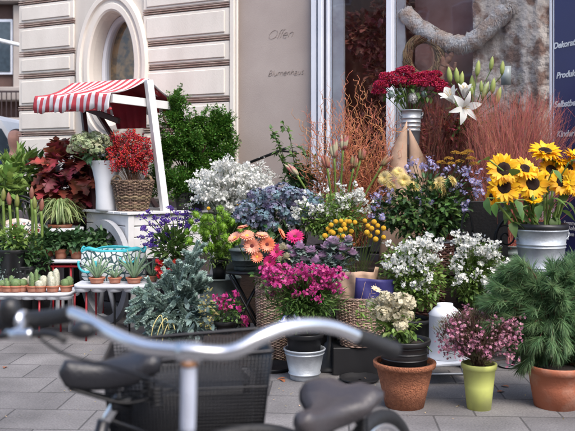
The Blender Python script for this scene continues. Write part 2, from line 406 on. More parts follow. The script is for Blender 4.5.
def pavement_mat():
    m = bpy.data.materials.new('paving_slabs'); m.use_nodes = True; t = m.node_tree; N = t.nodes; L = t.links; b = N['Principled BSDF']
    tc = N.new('ShaderNodeTexCoord'); mp = N.new('ShaderNodeMapping'); L.new(tc.outputs['Object'], mp.inputs[0])
    mp.inputs['Rotation'].default_value = (0, 0, R(3)); mp.inputs['Location'].default_value = (.13, .07, 0)
    br = N.new('ShaderNodeTexBrick'); L.new(mp.outputs[0], br.inputs[0]); br.inputs['Scale'].default_value = 1
    br.inputs['Brick Width'].default_value = .46; br.inputs['Row Height'].default_value = .34; br.inputs['Mortar Size'].default_value = .006
    br.inputs['Mortar Smooth'].default_value = .3; br.inputs['Bias'].default_value = 0
    br.inputs['Color1'].default_value = (.20, .19, .188, 1); br.inputs['Color2'].default_value = (.155, .147, .147, 1); br.inputs['Mortar'].default_value = (.085, .08, .08, 1)
    no = N.new('ShaderNodeTexNoise'); no.inputs['Scale'].default_value = 90; no.inputs['Detail'].default_value = 6; L.new(mp.outputs[0], no.inputs[0])
    n2 = N.new('ShaderNodeTexNoise'); n2.inputs['Scale'].default_value = 2.2; n2.inputs['Detail'].default_value = 6; L.new(mp.outputs[0], n2.inputs[0])
    r1 = N.new('ShaderNodeMapRange'); r1.inputs[1].default_value = .3; r1.inputs[2].default_value = .7; r1.inputs[3].default_value = .72; r1.inputs[4].default_value = 1.25; L.new(no.outputs[0], r1.inputs[0])
    r2 = N.new('ShaderNodeMapRange'); r2.inputs[1].default_value = .3; r2.inputs[2].default_value = .7; r2.inputs[3].default_value = .62; r2.inputs[4].default_value = 1.22; L.new(n2.outputs[0], r2.inputs[0])
    mu = N.new('ShaderNodeMath'); mu.operation = 'MULTIPLY'; L.new(r1.outputs[0], mu.inputs[0]); L.new(r2.outputs[0], mu.inputs[1])
    hs = N.new('ShaderNodeHueSaturation'); L.new(br.outputs[0], hs.inputs['Color']); L.new(mu.outputs[0], hs.inputs['Value']); L.new(hs.outputs[0], b.inputs['Base Color'])
    b.inputs['Roughness'].default_value = .8
    ad = N.new('ShaderNodeMath'); ad.operation = 'MULTIPLY_ADD'; ad.inputs[1].default_value = -1.5; L.new(br.outputs['Fac'], ad.inputs[0]); L.new(no.outputs[0], ad.inputs[2])
    bp = N.new('ShaderNodeBump'); bp.inputs['Strength'].default_value = .5; bp.inputs['Distance'].default_value = .004; L.new(ad.outputs[0], bp.inputs['Height']); L.new(bp.outputs[0], b.inputs['Normal'])
    return m
def sheet(name, x0, x1, y0, y1, z, m):
    o = MB().add([(x0, y0, z), (x1, y0, z), (x1, y1, z), (x0, y1, z)], [(0, 1, 2, 3)]).build(name, m); o['kind'] = 'structure'; return o
asphalt = mat('asphalt', (.055, .055, .058), .9, col2=(.04, .04, .042), ns=50, bump=.5, bscale=80)

# ------------------------------------------------------------------ setting
sheet('ground', -300, 300, -200, 400, -.13, asphalt)
pm = pavement_mat()
V, F = box((0, 3.2, -.065), (60, 13.6, .13)); MB().add(V, F).build('pavement', pm, smooth=False)['kind'] = 'structure'
V, F = box((-5, 24.5, -.065), (80, 4, .13)); MB().add(V, F).build('far_pavement', pm, smooth=False)['kind'] = 'structure'

# ---- the shop building
U = np.array([.903, -.43, 0]); U = U/np.linalg.norm(U); NO = np.array([U[1], -U[0], 0]); O0 = np.array([-.5, 7.6, 0])
WS = lambda s, z, o=0: O0+U*s+NO*o+np.array([0, 0, z])
def s_at(px):
    k = (px-287.5)/FPX; return (7.6*k+.5)/(U[0]-U[1]*k)
def wdist(px): return (WS(s_at(px), 0))[1]
def wbox(s0, s1, z0, z1, o0, o1, bev=0):
    c = WS((s0+s1)/2, (z0+z1)/2, (o0+o1)/2); return box(c, (abs(s1-s0), abs(o1-o0), z1-z0), math.atan2(U[1], U[0]), bev)
B = thing('shop_building', 'cream plaster corner building with rusticated blocks, an oval window and a flower shop window', 'building', WS(-2.645, 0, 0))
S0, SA, SB, SC_, SD, SE = -2.645, s_at(71), s_at(147), s_at(236), s_at(312), s_at(552)
H = 6.5
w = MB()
w.add(*wbox(S0, SA, 0, H, -.45, 0)); w.add(*wbox(SB, SC_, 0, H, -.45, 0))
# wall with the oval opening
oc_s, oc_z = s_at(114), 2.40
NN = 72
def oval(rs, rz, o, cs=oc_s, cz=oc_z): return [WS(cs+rs*math.cos(a), cz+rz*math.sin(a), o) for a in np.linspace(0, 2*math.pi, NN, endpoint=False)]
def rect_pt(a):
    c, s = math.cos(a), math.sin(a); hx0, hx1, hz0, hz1 = SA-oc_s, SB-oc_s, 1.5-oc_z, 3.4-oc_z
    t = min((hx1/c if c > 1e-9 else 9e9), (hx0/c if c < -1e-9 else 9e9), (hz1/s if s > 1e-9 else 9e9), (hz0/s if s < -1e-9 else 9e9)); return t*c, t*s
rp = [WS(oc_s+rect_pt(a)[0], oc_z+rect_pt(a)[1], 0) for a in np.linspace(0, 2*math.pi, NN, endpoint=False)]
OR = (.285, .58)
ring = lambda m, A, Bq, mi=0: m.add(np.array(list(A)+list(Bq)), [(i, (i+1) % NN, NN+(i+1) % NN, NN+i) for i in range(NN)], mi)
ring(w, rp, oval(*OR, 0)); ring(w, oval(*OR, 0), oval(OR[0]*.97, OR[1]*.98, -.31))
w.add(*wbox(SA, SB, 0, 1.5, -.45, 0)); w.add(*wbox(SA, SB, 3.4, H, -.45, 0))
w.add(*wbox(SA-.02, SB+.02, 1.2, 3.6, -.47, -.452))
w.add(*wbox(S0, S0+.3, 0, H, -6, -.45)); w.add(*wbox(S0, 5.5, H, H+.15, -6, .05)); w.add(*wbox(S0, 5.5, 0, H, -6.2, -6.003))
w.add(*wbox(SD, 5.5, 3.35, H, -.35, 0)); w.add(*wbox(5.2, 5.5, 0, 3.35, -6, 0)); 
w.build('wall', tarp, B, smooth=False)
# oval surround rings
sr = MB()
prof = [(.455, .78, 0), (.455, .78, .05), (.435, .755, .07), (.395, .71, .07), (.385, .70, .045), (.355, .665, .045), (.345, .655, .06), (.30, .60, .06), (.284, .582, .045), (.283, .578, -.02)]
for a, b in zip(prof[:-1], prof[1:]): ring(sr, oval(*a), oval(*b))
sr.build('window_surround', tarp2, B, smooth=False)
ow = MB(); 
for (a, b) in (((.275, .565, -.22), (.275, .565, -.15)), ((.275, .565, -.15), (.235, .52, -.15)), ((.235, .52, -.15), (.235, .52, -.22))): ring(ow, oval(*a), oval(*b))
V, F = wbox(oc_s-.014, oc_s+.014, oc_z-.42, oc_z+.42, -.155, -.105)
ow = ow.build('oval_window', wframe, B, smooth=False)
pn = MB(); pn.add(np.array(oval(.235, .52, -.18)), [tuple(range(NN))]); pn.build('pane', pane_m, ow, smooth=False)
bk = MB(); bk.add(np.array(oval(.31, .62, -.30)), [tuple(range(NN))]); bk.build('amber_backing', mat('amber_reflection', (.42, .25, .09), .8, col2=(.12, .08, .04), ns=14, detail=8, contrast=(.4, .6)), ow, smooth=False)  # amber sheet behind the pane paints the amber reflection seen in its glass
# rusticated courses
courses = [(1.03, 1.20), (1.24, 1.72), (1.77, 2.00), (2.05, 2.345), (2.395, 2.585), (2.635, 2.90), (2.95, 3.15), (3.2, 3.45), (3.5, 3.7), (3.75, 4.1), (4.15, 4.4), (4.45, 4.8)]
for z0, z1 in courses:
    for (a, b) in ((S0-.045, SA+.06), (SB-.03, SC_-.055)):
        bl = MB(); bl.add(*wbox(a, b, z0, z1, .002, .028, .010)); bl = bl.build('rusticated_block', tarp2, B, smooth=False)
        MB().add(*wbox(a+.05, b-.05, z0+.03, z1-.03, .0282, .040, .009)).build('raised_field', tarp2, bl, smooth=False)
        MB().add(*wbox(a-.002, b+.004, z1+.008, z1+.014, .002, .034, .002)).build('groove_moulding', shadow_dirt, bl, smooth=False)
        MB().add(*wbox(a-.002, b+.004, z1+.030, z1+.039, .002, .030, .002)).build('groove_moulding', shadow_dirt, bl, smooth=False)
co = MB(); co.add(*wbox(SC_-.05, SC_+.0, 0, H, .002, .04, .006)); co.add(*wbox(SC_+.001, SC_+.03, 0, H, .002, .022, .006)); co.build('corner_strip', tarp2, B, smooth=False)
# plain taupe pier
tp = MB(); tp.add(*wbox(SC_, SD, .9, H, -.45, -.03)); tp.build('pier', taupe, B, smooth=False)
# plinth of stone blocks
pl = MB(); pj = MB(); pj.add(*wbox(S0-.03, SE, 0, .94, -.3, .03)); 
zz = 0
for i, hgt in enumerate((.3, .32, .30)):
    s = S0-.04-(.3 if i % 2 else 0)
    while s < SE-.05:
        e = min(s+.62, SE)
        if e-max(s, S0-.04) > .05: pl.add(*wbox(max(s, S0-.04)+.006, e-.006, zz+.006, zz+hgt-.004, .0, .055, .01))
        s += .62
    zz += hgt
pl.build('plinth_block', stone, B, smooth=False); pj.build('plinth', joint, B, smooth=False)
# shop window: frames and panes
fr = MB(); fd = MB()
z0w, z1w = .94, 3.35
def vb(m, p0, p1, o0, o1, z0=z0w, z1=z1w): m.add(*wbox(s_at(p0), s_at(p1), z0, z1, o0, o1, .004))
vb(fr, 312.2, 317.2, -.08, .03); vb(fd, 317.3, 319.4, -.06, -.01); vb(fr, 319.5, 323.6, -.10, .045); vb(fd, 323.8, 325.4, -.1, 0); vb(fr, 325.6, 328, -.10, -.01)
vb(fr, 387, 392.6, -.10, .03); vb(fr, 549.5, 552, -.10, .01)
fr.add(*wbox(s_at(328), s_at(549.4), z0w, z0w+.07, -.10, .02, .004)); fr.add(*wbox(s_at(328), s_at(549.4), z1w-.08, z1w, -.10, .02, .004))
sw = fr.build('shop_window', wframe, B, smooth=False); fd.build('seal', wdark, sw, smooth=False)
MB().add(*wbox(s_at(328.1), s_at(386.9), z0w+.07, z1w-.08, -.06, -.05)).build('pane', pane_m, sw, smooth=False)
MB().add(*wbox(s_at(392.7), s_at(549.4), z0w+.07, z1w-.08, -.06, -.05)).build('pane', pane_m, sw, smooth=False)
# interior
it = MB()
it.add(*wbox(SD, 5.2, 0, .92, -2.6, -.31)); it.add(*wbox(SD-.1, 5.2, .92, 3.4, -2.62, -2.5)); it.add(*wbox(SD-.12, SD-.01, .92, 3.4, -2.5, -.46)); it.add(*wbox(SD, 5.2, 3.352, 3.5, -2.5, -.36))
it.build('shop_interior', intr, B, smooth=False)
cu = MB(); cu.add(*wbox(s_at(328), s_at(339), .93, 3.3, -.15, -.11)); cu.add(*wbox(s_at(393), s_at(401), .93, 3.3, -.15, -.11)); cu.build('painted_pane_strips', mat('painted_pale_strip', (.58, .60, .62), .8, col2=(.42, .40, .42), ns=4, detail=7), B, smooth=False)  # left strip paints the pale house reflection; right one is a plain tan strip
db = MB(); db.add(*wbox(s_at(402), s_at(470), .93, 3.3, -.42, -.40)); db.build('display_backing', mat('mauve_backing', (.50, .28, .24), .8, col2=(.32, .13, .10), ns=4, detail=7), B, smooth=False)
# hand rail
hr = MB(); a, b = P(247, 163.5, 7.25), P(279, 151, 7.0); hr.add(*tube(spline([a-(b-a)*.5-np.array([0, 0, .0]), a, b, b+(b-a)*.2], 14), .013, 8)); hr.add(*tube([b-np.array([0, 0, .0]), b+NO*-.35], .01, 6)); hr.build('handrail', blackm, B)
# faint writing scratched on the pier
def text(name, body, size, loc, xdir, nrmv, m, parent, shear=0, offset=0, sp=1.0):
    c = bpy.data.curves.new(name, 'FONT'); c.body = body; c.size = size; c.shear = shear; c.offset = offset; c.extrude = .0008; c.space_character = sp
    c.resolution_u = 3; c.materials.append(m); o = bpy.data.objects.new(name, c); COL.objects.link(o)
    x = Vector(xdir).normalized(); z = Vector(nrmv).normalized(); y = z.cross(x)
    Mx = Matrix((x, y, z)).transposed().to_4x4(); Mx.translation = Vector(loc)-Vector(thing_loc(parent)); o.matrix_local = Mx
    bpy.context.view_layer.update()
    me = bpy.data.meshes.new_from_object(o.evaluated_get(bpy.context.evaluated_depsgraph_get())); me.materials.clear(); me.materials.append(m)
    o2 = bpy.data.objects.new(name, me); COL.objects.link(o2); o2.matrix_local = Mx; o2.parent = parent; o2.matrix_parent_inverse = Matrix(); bpy.data.objects.remove(o); return o2
text('scratched_writing', 'Blumenhaus', .085, WS(s_at(266), ZZ(76, 7.45), -.027), U, NO, scrib, B, shear=.4, offset=-.0052, sp=.9)
text('scratched_writing', 'Offen', .13, WS(s_at(265), ZZ(39, 7.45), -.027), U, NO, scrib, B, shear=.5, offset=-.0065, sp=.9)

# ---- blue sign wall to the right
sv = nrm(np.array([.43, -.903, 0])); sn = np.array([sv[1], -sv[0], 0]); sc0 = WS(SE+.01, 0, 0)
SG = thing('shop_sign', 'tall blue sign panel with white slanted lettering beside the shop window', 'sign', sc0)
def sbox(t0, t1, z0, z1, o0, o1, bev=0): return box(sc0+sv*((t0+t1)/2)+np.array([0, 0, (z0+z1)/2])+sn*(o0+o1)/2, (t1-t0, o1-o0, z1-z0), math.atan2(sv[1], sv[0]), bev)
MB().add(*sbox(0, 1.1, .62, 3.6, -.05, 0, .004)).build('panel', signb, SG, smooth=False)
MB().add(*sbox(.0, 1.1, 0, .615, -.05, .0, .004)).build('base_board', dwood, SG, smooth=False)
MB().add(*sbox(-.0, .012, .62, 3.6, .001, .006)).build('edge_strip', wframe, SG, smooth=False)
for (px, py, body) in ((553.5, 49, 'Dekorationen'), (556.5, 78.5, 'Produktion'), (554.5, 107.5, 'Selbstbedienung'), (556.5, 137, 'Kinderlagerung')):
    k = (px-287.5)/FPX; t = (k*sc0[1]-sc0[0])/(sv[0]-k*sv[1]); p = sc0+sv*t; p = p+sn*.003; p[2] = ZZ(py, p[1])
    text('lettering', body, .068, p, sv, sn, signw, SG, shear=.25, offset=.0022, sp=.97)
for (px, py, body) in ((564, 224.5, 'Sommerzeit'), (564.5, 229.5, '& Rohre'), (565, 235.5, 'Ideen')):
    k = (px-287.5)/FPX; t = (k*sc0[1]-sc0[0])/(sv[0]-k*sv[1]); p = sc0+sv*t; p = p+sn*.003; p[2] = ZZ(py, p[1])
    text('lettering', body, .044, p, sv, sn, signw, SG, offset=.001)

# ---- far left: building across, van, person
FB = thing('apartment_building', 'dark distant apartment building with a pale balcony across the street', 'building', (-11, 27, 0))
fbm = mat('far_render', (.40, .35, .32), .9, ns=1); fbd = mat('far_brick', (.12, .07, .06), .9, ns=2)
m = MB(); m.add(*box((-11, 30, 5.5), (16, 5, 11))); m.build('wall', fbd, FB, smooth=False)
m = MB()
for z in (2.3, 4.05, 7.4): m.add(*box((-11, 27.2, z), (16, .6, .45), 0, .02))
for z in (3.0,): m.add(*box((-11, 27.0, z+.15), (16, .9, .12), 0, .02))
for x in np.arange(-18.6, -3, 1.35): m.add(*box((x, 27.35, 5.6), (.4, .3, 3.0), 0, .02))
m.build('storey_band', fbm, FB, smooth=False)
for x in np.arange(-17.9, -3, 1.35):
    for z in (5.7,):
        f = MB().add(*box((x, 27.44, z), (.75, .1, 1.9), 0, .01)).build('window', wframe, FB, smooth=False)
        MB().add(*box((x, 27.38, z), (.6, .06, 1.7))).build('pane', glassd, f, smooth=False)
m = MB()
for x in np.arange(-18.8, -3.2, .16): m.add(*box((x, 26.6, 3.65), (.03, .03, .85)))
m.add(*box((-11, 26.6, 4.08), (15.8, .06, .06))); m.build('balcony_railing', mat('rail_far', (.05, .03, .03), .6), FB, smooth=False)
m = MB().add(*tube([(-12.5, 25.4, 6.4), (-5.5, 25.4, 4.7)], .07, 6)); m.build('awning_bar', whitep, FB)

VN = thing('parked_van', 'white van parked at the kerb beyond the building corner', 'van', (-5.2, 11.5, -.13))
def prism(poly, y0, y1, bev=.0):
    n = len(poly); V = [(x, y0, z) for x, z in poly]+[(x, y1, z) for x, z in poly]
    F = [tuple(range(n))[::-1], tuple(range(n, 2*n))]+[(i, (i+1) % n, n+(i+1) % n, n+i) for i in range(n)]; return V, F
body = [(-2.6, .35), (-.2, .35), (.0, .5), (.05, 1.05), (-.15, 1.18), (-.55, 1.3), (-1.0, 1.9), (-1.3, 2.0), (-2.6, 2.05), (-4.6, 2.05), (-4.7, .4)]
vx = -2.84
m = MB(); V, F = prism([(x+vx, z*1.14-.13) for x, z in body], 10.7, 12.4); m.add(V, F); m.build('body', carw, VN, smooth=False)
m = MB(); V, F = prism([(x+vx, z*1.14-.13) for x, z in [(-.75, 1.44), (-.99, 1.80), (-1.75, 1.85), (-1.75, 1.42)]], 10.685, 10.699); m.add(V, F); m.build('window', glassd, VN, smooth=False)
for x in (-1.0, -3.8):
    V, F = lathe((0, 0, 0), [(.31, -.1), (.33, -.08), (.33, .08), (.31, .1)], 24, cap1=True); V = np.array(V)[:, [0, 2, 1]]+np.array([x+vx, 10.75, .20])
    wv = MB().add(V, F).build('wheel', rubber, VN)
    V, F = lathe((0, 0, 0), [(.18, -.11), (.19, .11)], 20, cap1=True); V = np.array(V)[:, [0, 2, 1]]+np.array([x+vx, 10.74, .20]); MB().add(V, F).build('rim', zinc, wv)

def skin_obj(name, verts, edges, radii, m, parent, sub=2, root=0):
    me = bpy.data.meshes.new(name); me.from_pydata([tuple(v) for v in verts], edges, []); me.materials.append(m)
    o = bpy.data.objects.new(name, me); COL.objects.link(o); o.parent = parent
    o.modifiers.new('skin', 'SKIN'); 
    if not me.skin_vertices: me.skin_vertices.new()
    for i, r in enumerate(radii):
        me.skin_vertices[0].data[i].radius = (r, r) if np.isscalar(r) else r; me.skin_vertices[0].data[i].use_root = (i == root)
    s = o.modifiers.new('sub', 'SUBSURF'); s.levels = sub; s.render_levels = sub
    for p in me.polygons: p.use_smooth = True
    return o
pd = 9.7; pp = P(15.5, 175, pd)
PE = thing('person', 'person in a navy jacket walking past behind the building corner', 'person', (pp[0], pd, 0))
PE.scale = (.96, .96, .96)
sk = [(0, 0, .98), (0, 0, 1.15), (0, 0, 1.38), (0, 0, 1.55), (0, 0, 1.64), (0, -.02, 1.78), (-.19, 0, 1.50), (-.26, .02, 1.25), (-.25, -.12, 1.02), (.19, 0, 1.50), (.26, .0, 1.25), (.27, -.08, 1.02), (-.10, 0, .92), (-.11, -.05, .5), (-.11, .0, .08), (-.11, -.14, .04), (.10, 0, .92), (.11, .06, .5), (.11, .2, .1), (.11, .08, .03), (-.25, -.16, .92), (.27, -.13, .92), (0, -.015, 1.87), (0, -.005, 1.92)]
ed = [(5, 22), (22, 23), (0, 1), (1, 2), (2, 3), (3, 4), (4, 5), (3, 6), (6, 7), (7, 8), (3, 9), (9, 10), (10, 11), (0, 12), (12, 13), (13, 14), (14, 15), (0, 16), (16, 17), (17, 18), (18, 19), (8, 20), (11, 21)]
rr = [.15, .14, .17, .10, .055, .10, .065, .05, .04, .065, .05, .04, .09, .06, .045, .04, .09, .06, .045, .04, .035, .035, .095, .06]
skin_obj('body', sk, ed, rr, skin, PE)
js = [(0, 0, .88), (0, 0, 1.15), (0, 0, 1.40), (0, 0, 1.54), (-.20, 0, 1.50), (-.26, .02, 1.25), (-.25, -.12, 1.04), (.20, 0, 1.50), (.26, .0, 1.25), (.27, -.08, 1.04)]
skin_obj('jacket', js, [(0, 1), (1, 2), (2, 3), (3, 4), (4, 5), (5, 6), (3, 7), (7, 8), (8, 9)], [.18, .165, .19, .10, .08, .065, .055, .08, .065, .055], jacket, PE)
ts = [(0, 0, .95), (-.10, 0, .90), (-.11, -.05, .5), (-.11, .0, .12), (.10, 0, .90), (.11, .06, .5), (.11, .2, .14)]
skin_obj('trousers', ts, [(0, 1), (1, 2), (2, 3), (0, 4), (4, 5), (5, 6)], [.16, .11, .08, .065, .11, .08, .065], mat('dark_trousers', (.03, .03, .04), .9), PE)
m = MB(); V, F = sphere((pp[0], pd+.05, 1.875), .098, 14, 10, (1, 1.0, .7)); m.add(V, F); m.build('hair', hairm, PE)

# ------------------------------------------------------------------ generic containers
def pot_prof(rb, rt, h, rim=.012, rimh=.03, wall=.008, soil_d=.03):
    return [(rb, 0), (rb+(rt-rb)*.5, h*.5), (rt-(rt-rb)*rimh/h, h-rimh), (rt+rim*.6, h-rimh+.002), (rt+rim, h-.004), (rt+rim*.8, h), (rt-wall, h), (rt-wall-.002, h-soil_d)]
def pot(c, rb, rt, h, m, parent, name='pot', rim=.012, rimh=.03, soil_m=None, seg=32, ell=(1, 1), ribs=()):
    b = MB(); pr = pot_prof(rb, rt, h, rim, rimh)
    b.add(*lathe(c, pr, seg, ell))
    for z in ribs:
        r = rb+(rt-rb)*z/h; b.add(*lathe(np.asarray(c)+[0, 0, z-.005], [(r, 0), (r+.005, .003), (r+.005, .007), (r, .01)], seg, ell, cap0=False))
    o = b.build(name, m, parent)
    sm = MB(); rs = rt-.011
    sm.add(*lathe(np.asarray(c)+[0, 0, h-.028], [(rs, 0), (rs*.6, .008), (rs*.1, .004)], seg, ell, cap0=False, cap1=True)); sm.build('soil', soil_m or soil, o)
    return o
def bucket(name, label, c, rb, rt, h, m=zinc, ribs=(.3, .62, .66), group=None, lugs=True):
    t = thing(name, label, 'bucket', c, group); b = MB()
    pr = [(rb-.006, 0), (rb, .004), (rb, .02)]
    for f in ribs:
        r = rb+(rt-rb)*f; pr += [(r, f*h-.005), (r+.005, f*h-.002), (r+.005, f*h+.003), (r, f*h+.006)]
    pr += [(rt, h-.012), (rt+.006, h-.010), (rt+.008, h-.003), (rt+.004, h+.001), (rt-.004, h), (rt-.008, h-.02), (rb+.004, .03), (0.01, .02)]
    b.add(*lathe(c, pr, 40)); b.build('body', m, t)
    if lugs:
        for sg in (-1, 1):
            q = MB(); a = np.array(c)+[sg*(rt+.002), -.01, h-.045]
            q.add(*box(a, (.006, .035, .05), 0, .002)); lp = [a+np.array([sg*.008, 0, .012])+np.array([0, math.cos(x)*.016, math.sin(x)*.016]) for x in np.linspace(0, 2*math.pi, 13)]
            q.add(*tube(lp, .003, 5)); q.build('lug', m, t)
        hp = [np.array(c)+[math.cos(x)*(rt+.01), -.02-math.sin(x)*.03, h-.035-math.sin(x)*rt*.35] for x in np.linspace(0, math.pi, 18)]
        MB().add(*tube(hp, .003, 6)).build('handle', m, t)
    return t
def wicker(c, rb, rt, h, m, parent, rows=None, stakes=26, ell=(1, 1), wr=.0045, amp=.0045, name='body', braid=True):
    b = MB(); rows = rows or int(h/(wr*2.05)); c = np.asarray(c, float); K = stakes
    th = np.linspace(0, 2*math.pi, K*3+1)
    for i in range(rows):
        z = (i+.5)/rows*h; r = rb+(rt-rb)*(z/h)
        a = amp*np.cos(th*K/2+math.pi*i); rr = r+a; j = rng.uniform(0, 2*math.pi)
        p = np.stack([np.cos(th)*rr*ell[0], np.sin(th)*rr*ell[1], z+np.sin(th*3+j)*.0012+np.zeros_like(th)], 1)+c
        b.add(*tube(p, wr*rng.uniform(.85, 1.1), 5, cap=False))
    for k in range(K):
        a = (k)/K*2*math.pi; p = [(math.cos(a)*(rb+(rt-rb)*t)*ell[0], math.sin(a)*(rb+(rt-rb)*t)*ell[1], t*h) for t in (0, .5, 1)]
        b.add(*tube(np.array(p)+c, wr*.9, 5))
    b.add(*lathe(c, [(rb, .004), (rb*.5, .006), (.01, .006)], 30, ell, cap0=False))
    b.add(*lathe(c, [(rb-.006, 0), (rt-.008, h)], 30, ell, cap0=False))
    o = b.build(name, m, parent)
    if braid:
        q = MB()
        for ph in (0, 1, 2):
            tt = np.linspace(0, 2*math.pi, 160); f = 18; x = tt*f+ph*2*math.pi/3; rr = rt+np.cos(x)*.006
            q.add(*tube(np.stack([np.cos(tt)*rr*ell[0], np.sin(tt)*rr*ell[1], h+np.sin(x)*.006+.004], 1)+c, .0052, 5, cap=False))
        q.build('rim', m, parent)
    return o
def hoop(c, w, h, r, m, parent, yaw=0, name='handle', n=3):
    q = MB(); c = np.asarray(c, float)
    for ph in range(n):
        tt = np.linspace(0, math.pi, 40); x = tt*9+ph*2*math.pi/n
        p = np.stack([np.cos(tt)*(w/2+np.cos(x)*r), np.sin(x)*r, np.sin(tt)*(h+np.cos(x)*r)], 1)
        ca, sa = math.cos(yaw), math.sin(yaw); p = p@np.array([[ca, sa, 0], [-sa, ca, 0], [0, 0, 1]])
        q.add(*tube(p+c, r, 5))
    q.build(name, m, parent)

# templates
L_oval = t_leaf(1, .55, 3, .25, .2)
L_long = t_leaf(1, .28, 4, .35, .15)
L_thin = t_leaf(1, .12, 4, .5, .1)
L_small = t_leaf(1, .6, 2, .2, .2)
L_ser = t_lobed(1, .62)
L_oak = t_lobed(1, .85, curl=.35)
def t_needle(l=1, w=.07): return MB().add([(-w/2, 0, 0), (w/2, 0, 0), (w*.35, l*.6, -.06*l), (0, l, -.15*l), (-w*.35, l*.6, -.06*l)], [(0, 1, 2, 3, 4)], 0).tmpl()
F5 = [t_flower(5, .05, 1, .7, .25, .15, 2) for _ in range(3)]
F5c = [t_flower(5, .05, 1, .75, .9, .0, 2, cr=.12) for _ in range(2)]
F4 = [t_flower(4, .0, 1, .95, .2, .15, 2, cr=.1) for _ in range(3)]

def stemmed(t, base, pts, m, name='stem', r=.0025, **k):
    b = MB(); stems(b, base, pts, r, **k); return b.build(name, m, t)
def bud(c, r, l, d=(0, 0, 1), seg=8, prof=((.25, 0), (.8, .2), (1, .45), (.75, .75), (.3, .93), (.05, 1))):
    V, F = lathe((0, 0, 0), [(a*r, z*l) for a, z in prof], seg, cap1=True)
    Bm = basisZ(np.array([d], float))[0]; return V@Bm.T+np.asarray(c), F

# ---- across the street, mirrored in the window
OB = thing('street_building', 'pale apartment house across the street, seen only as a reflection in the shop window', 'building', (-14, -16, -.13))
m = MB(); m.add(*box((-14, -19, 6.4), (56, 6, 13))); m.build('wall', mat('pale_render', (.55, .43, .34), .9, ns=1), OB, smooth=False)
for x in np.arange(-40, 12, 2.6):
    for z in (1.6, 4.8, 8.0, 11.0):
        f = MB().add(*box((x, -15.97, z), (1.3, .1, 1.9), 0, .02)).build('window', wframe, OB, smooth=False); MB().add(*box((x, -15.9, z), (1.1, .06, 1.7))).build('pane', glassd, f, smooth=False)
TR = thing('copper_beech', 'dark red leaved street tree, seen only as a reflection in the shop window', 'tree', (-10.9, -4.2, 0)); m = MB()
m.add(*tube(spline([(-10.9, -4.2, 0), (-10.85, -4.2, 1.6), (-11.0, -4.1, 3.2), (-10.9, -4.2, 6)], 14), np.linspace(.2, .06, 14), 12))
for k in range(14): a = k*2.4; z = 2.2+k*.22; m.add(*tube(spline([(-10.92, -4.17, z), (-10.9+math.cos(a)*1.0, -4.2+math.sin(a)*1.0, z+.6), (-10.9+math.cos(a)*2.1, -4.2+math.sin(a)*2.1, z+.9)], 8), np.linspace(.06, .015, 8), 6))
m.build('trunk', brownst, TR); m = MB()
for k in range(26):
    p, d_ = cloud(np.array([-10.9, -4.2, 4.0])+rng.normal(0, 1, 3)*[1.3, 1.3, 1.2], (.95, .95, .8), 520, .3); leaves(m, p, d_, L_oval, .17, .3, None, 0, .8)
m.build('crown', leafm('copper_leaf', (.20, .045, .035), island=.5, trans=.25, col2=(.11, .03, .025)), TR)

# ------------------------------------------------------------------ the cart with its awning
cC = np.array([-1.34, 6.75, 0]); e1 = np.array([math.cos(R(40)), math.sin(R(40)), 0]); e2 = np.array([-e1[1], e1[0], 0])
CT = thing('flower_cart', 'white wooden flower cart with a big spoked wheel under a striped awning', 'cart', cC)
def cbox(m, a0, a1, b0, b1, z0, z1, bev=.004):
    c = cC+e1*(a0+a1)/2+e2*(b0+b1)/2+np.array([0, 0, (z0+z1)/2]); m.add(*box(c, (a1-a0, b1-b0, z1-z0), R(40), bev))
m = MB()
for i in range(4):
    z0 = .575+i*.096; cbox(m, 0, .76, 0, .8, z0+.003, z0+.093, .006)
m.build('body', whitep, CT, smooth=False)
m = MB(); 
for i in range(7): cbox(m, -.03, .79, -.03+i*.124, -.03+(i+1)*.124-.004, .962, .985, .004)
cbox(m, -.012, .045, -.012, .045, .5, .958); m.build('top_board', whitep, CT, smooth=False)
m = MB()
for a, b in ((.05, .05), (.7, .05), (.7, .74), (.05, .74)):
    m = MB(); cbox(m, a-.03, a+.03, b-.03, b+.03, 0, .575); m.build('leg', whitep, CT, smooth=False)
def cart_wheel(off, par):
    wc = cC+e2*.34-e1*off+np.array([0, 0, .455]); m = MB()
    def wp(r, a, o): return wc+e2*r*math.cos(a)+np.array([0, 0, r*math.sin(a)])-e1*o
    N_ = 56; prof = [(.455, -.025), (.455, .025), (.385, .025), (.385, -.025)]
    V = [wp(r, a, o) for (r, o) in prof for a in np.linspace(0, 2*math.pi, N_, endpoint=False)]
    F = [(i*N_+j, i*N_+(j+1) % N_, ((i+1) % 4)*N_+(j+1) % N_, ((i+1) % 4)*N_+j) for i in range(4) for j in range(N_)]
    wl = m.add(V, F).build('wheel', greyw, par, smooth=False)
    for k in range(8):
        a = k/8*2*math.pi+.25; MB().add(*tube([wp(.05, a, 0), wp(.2, a, 0), wp(.388, a, 0)], [.026, .02, .024], 8)).build('spoke', greyw, wl)
    V, F = lathe((0, 0, 0), [(.07, -.05), (.07, .04), (.045, .06), (.03, .075)], 20, cap1=True); V = wc+V[:, 0:1]*e2+V[:, 1:2]*np.array([[0, 0, 1]])-V[:, 2:3]*e1; MB().add(V, F).build('hub', greyw, wl)
cart_wheel(.05, CT); cart_wheel(-.82, CT)
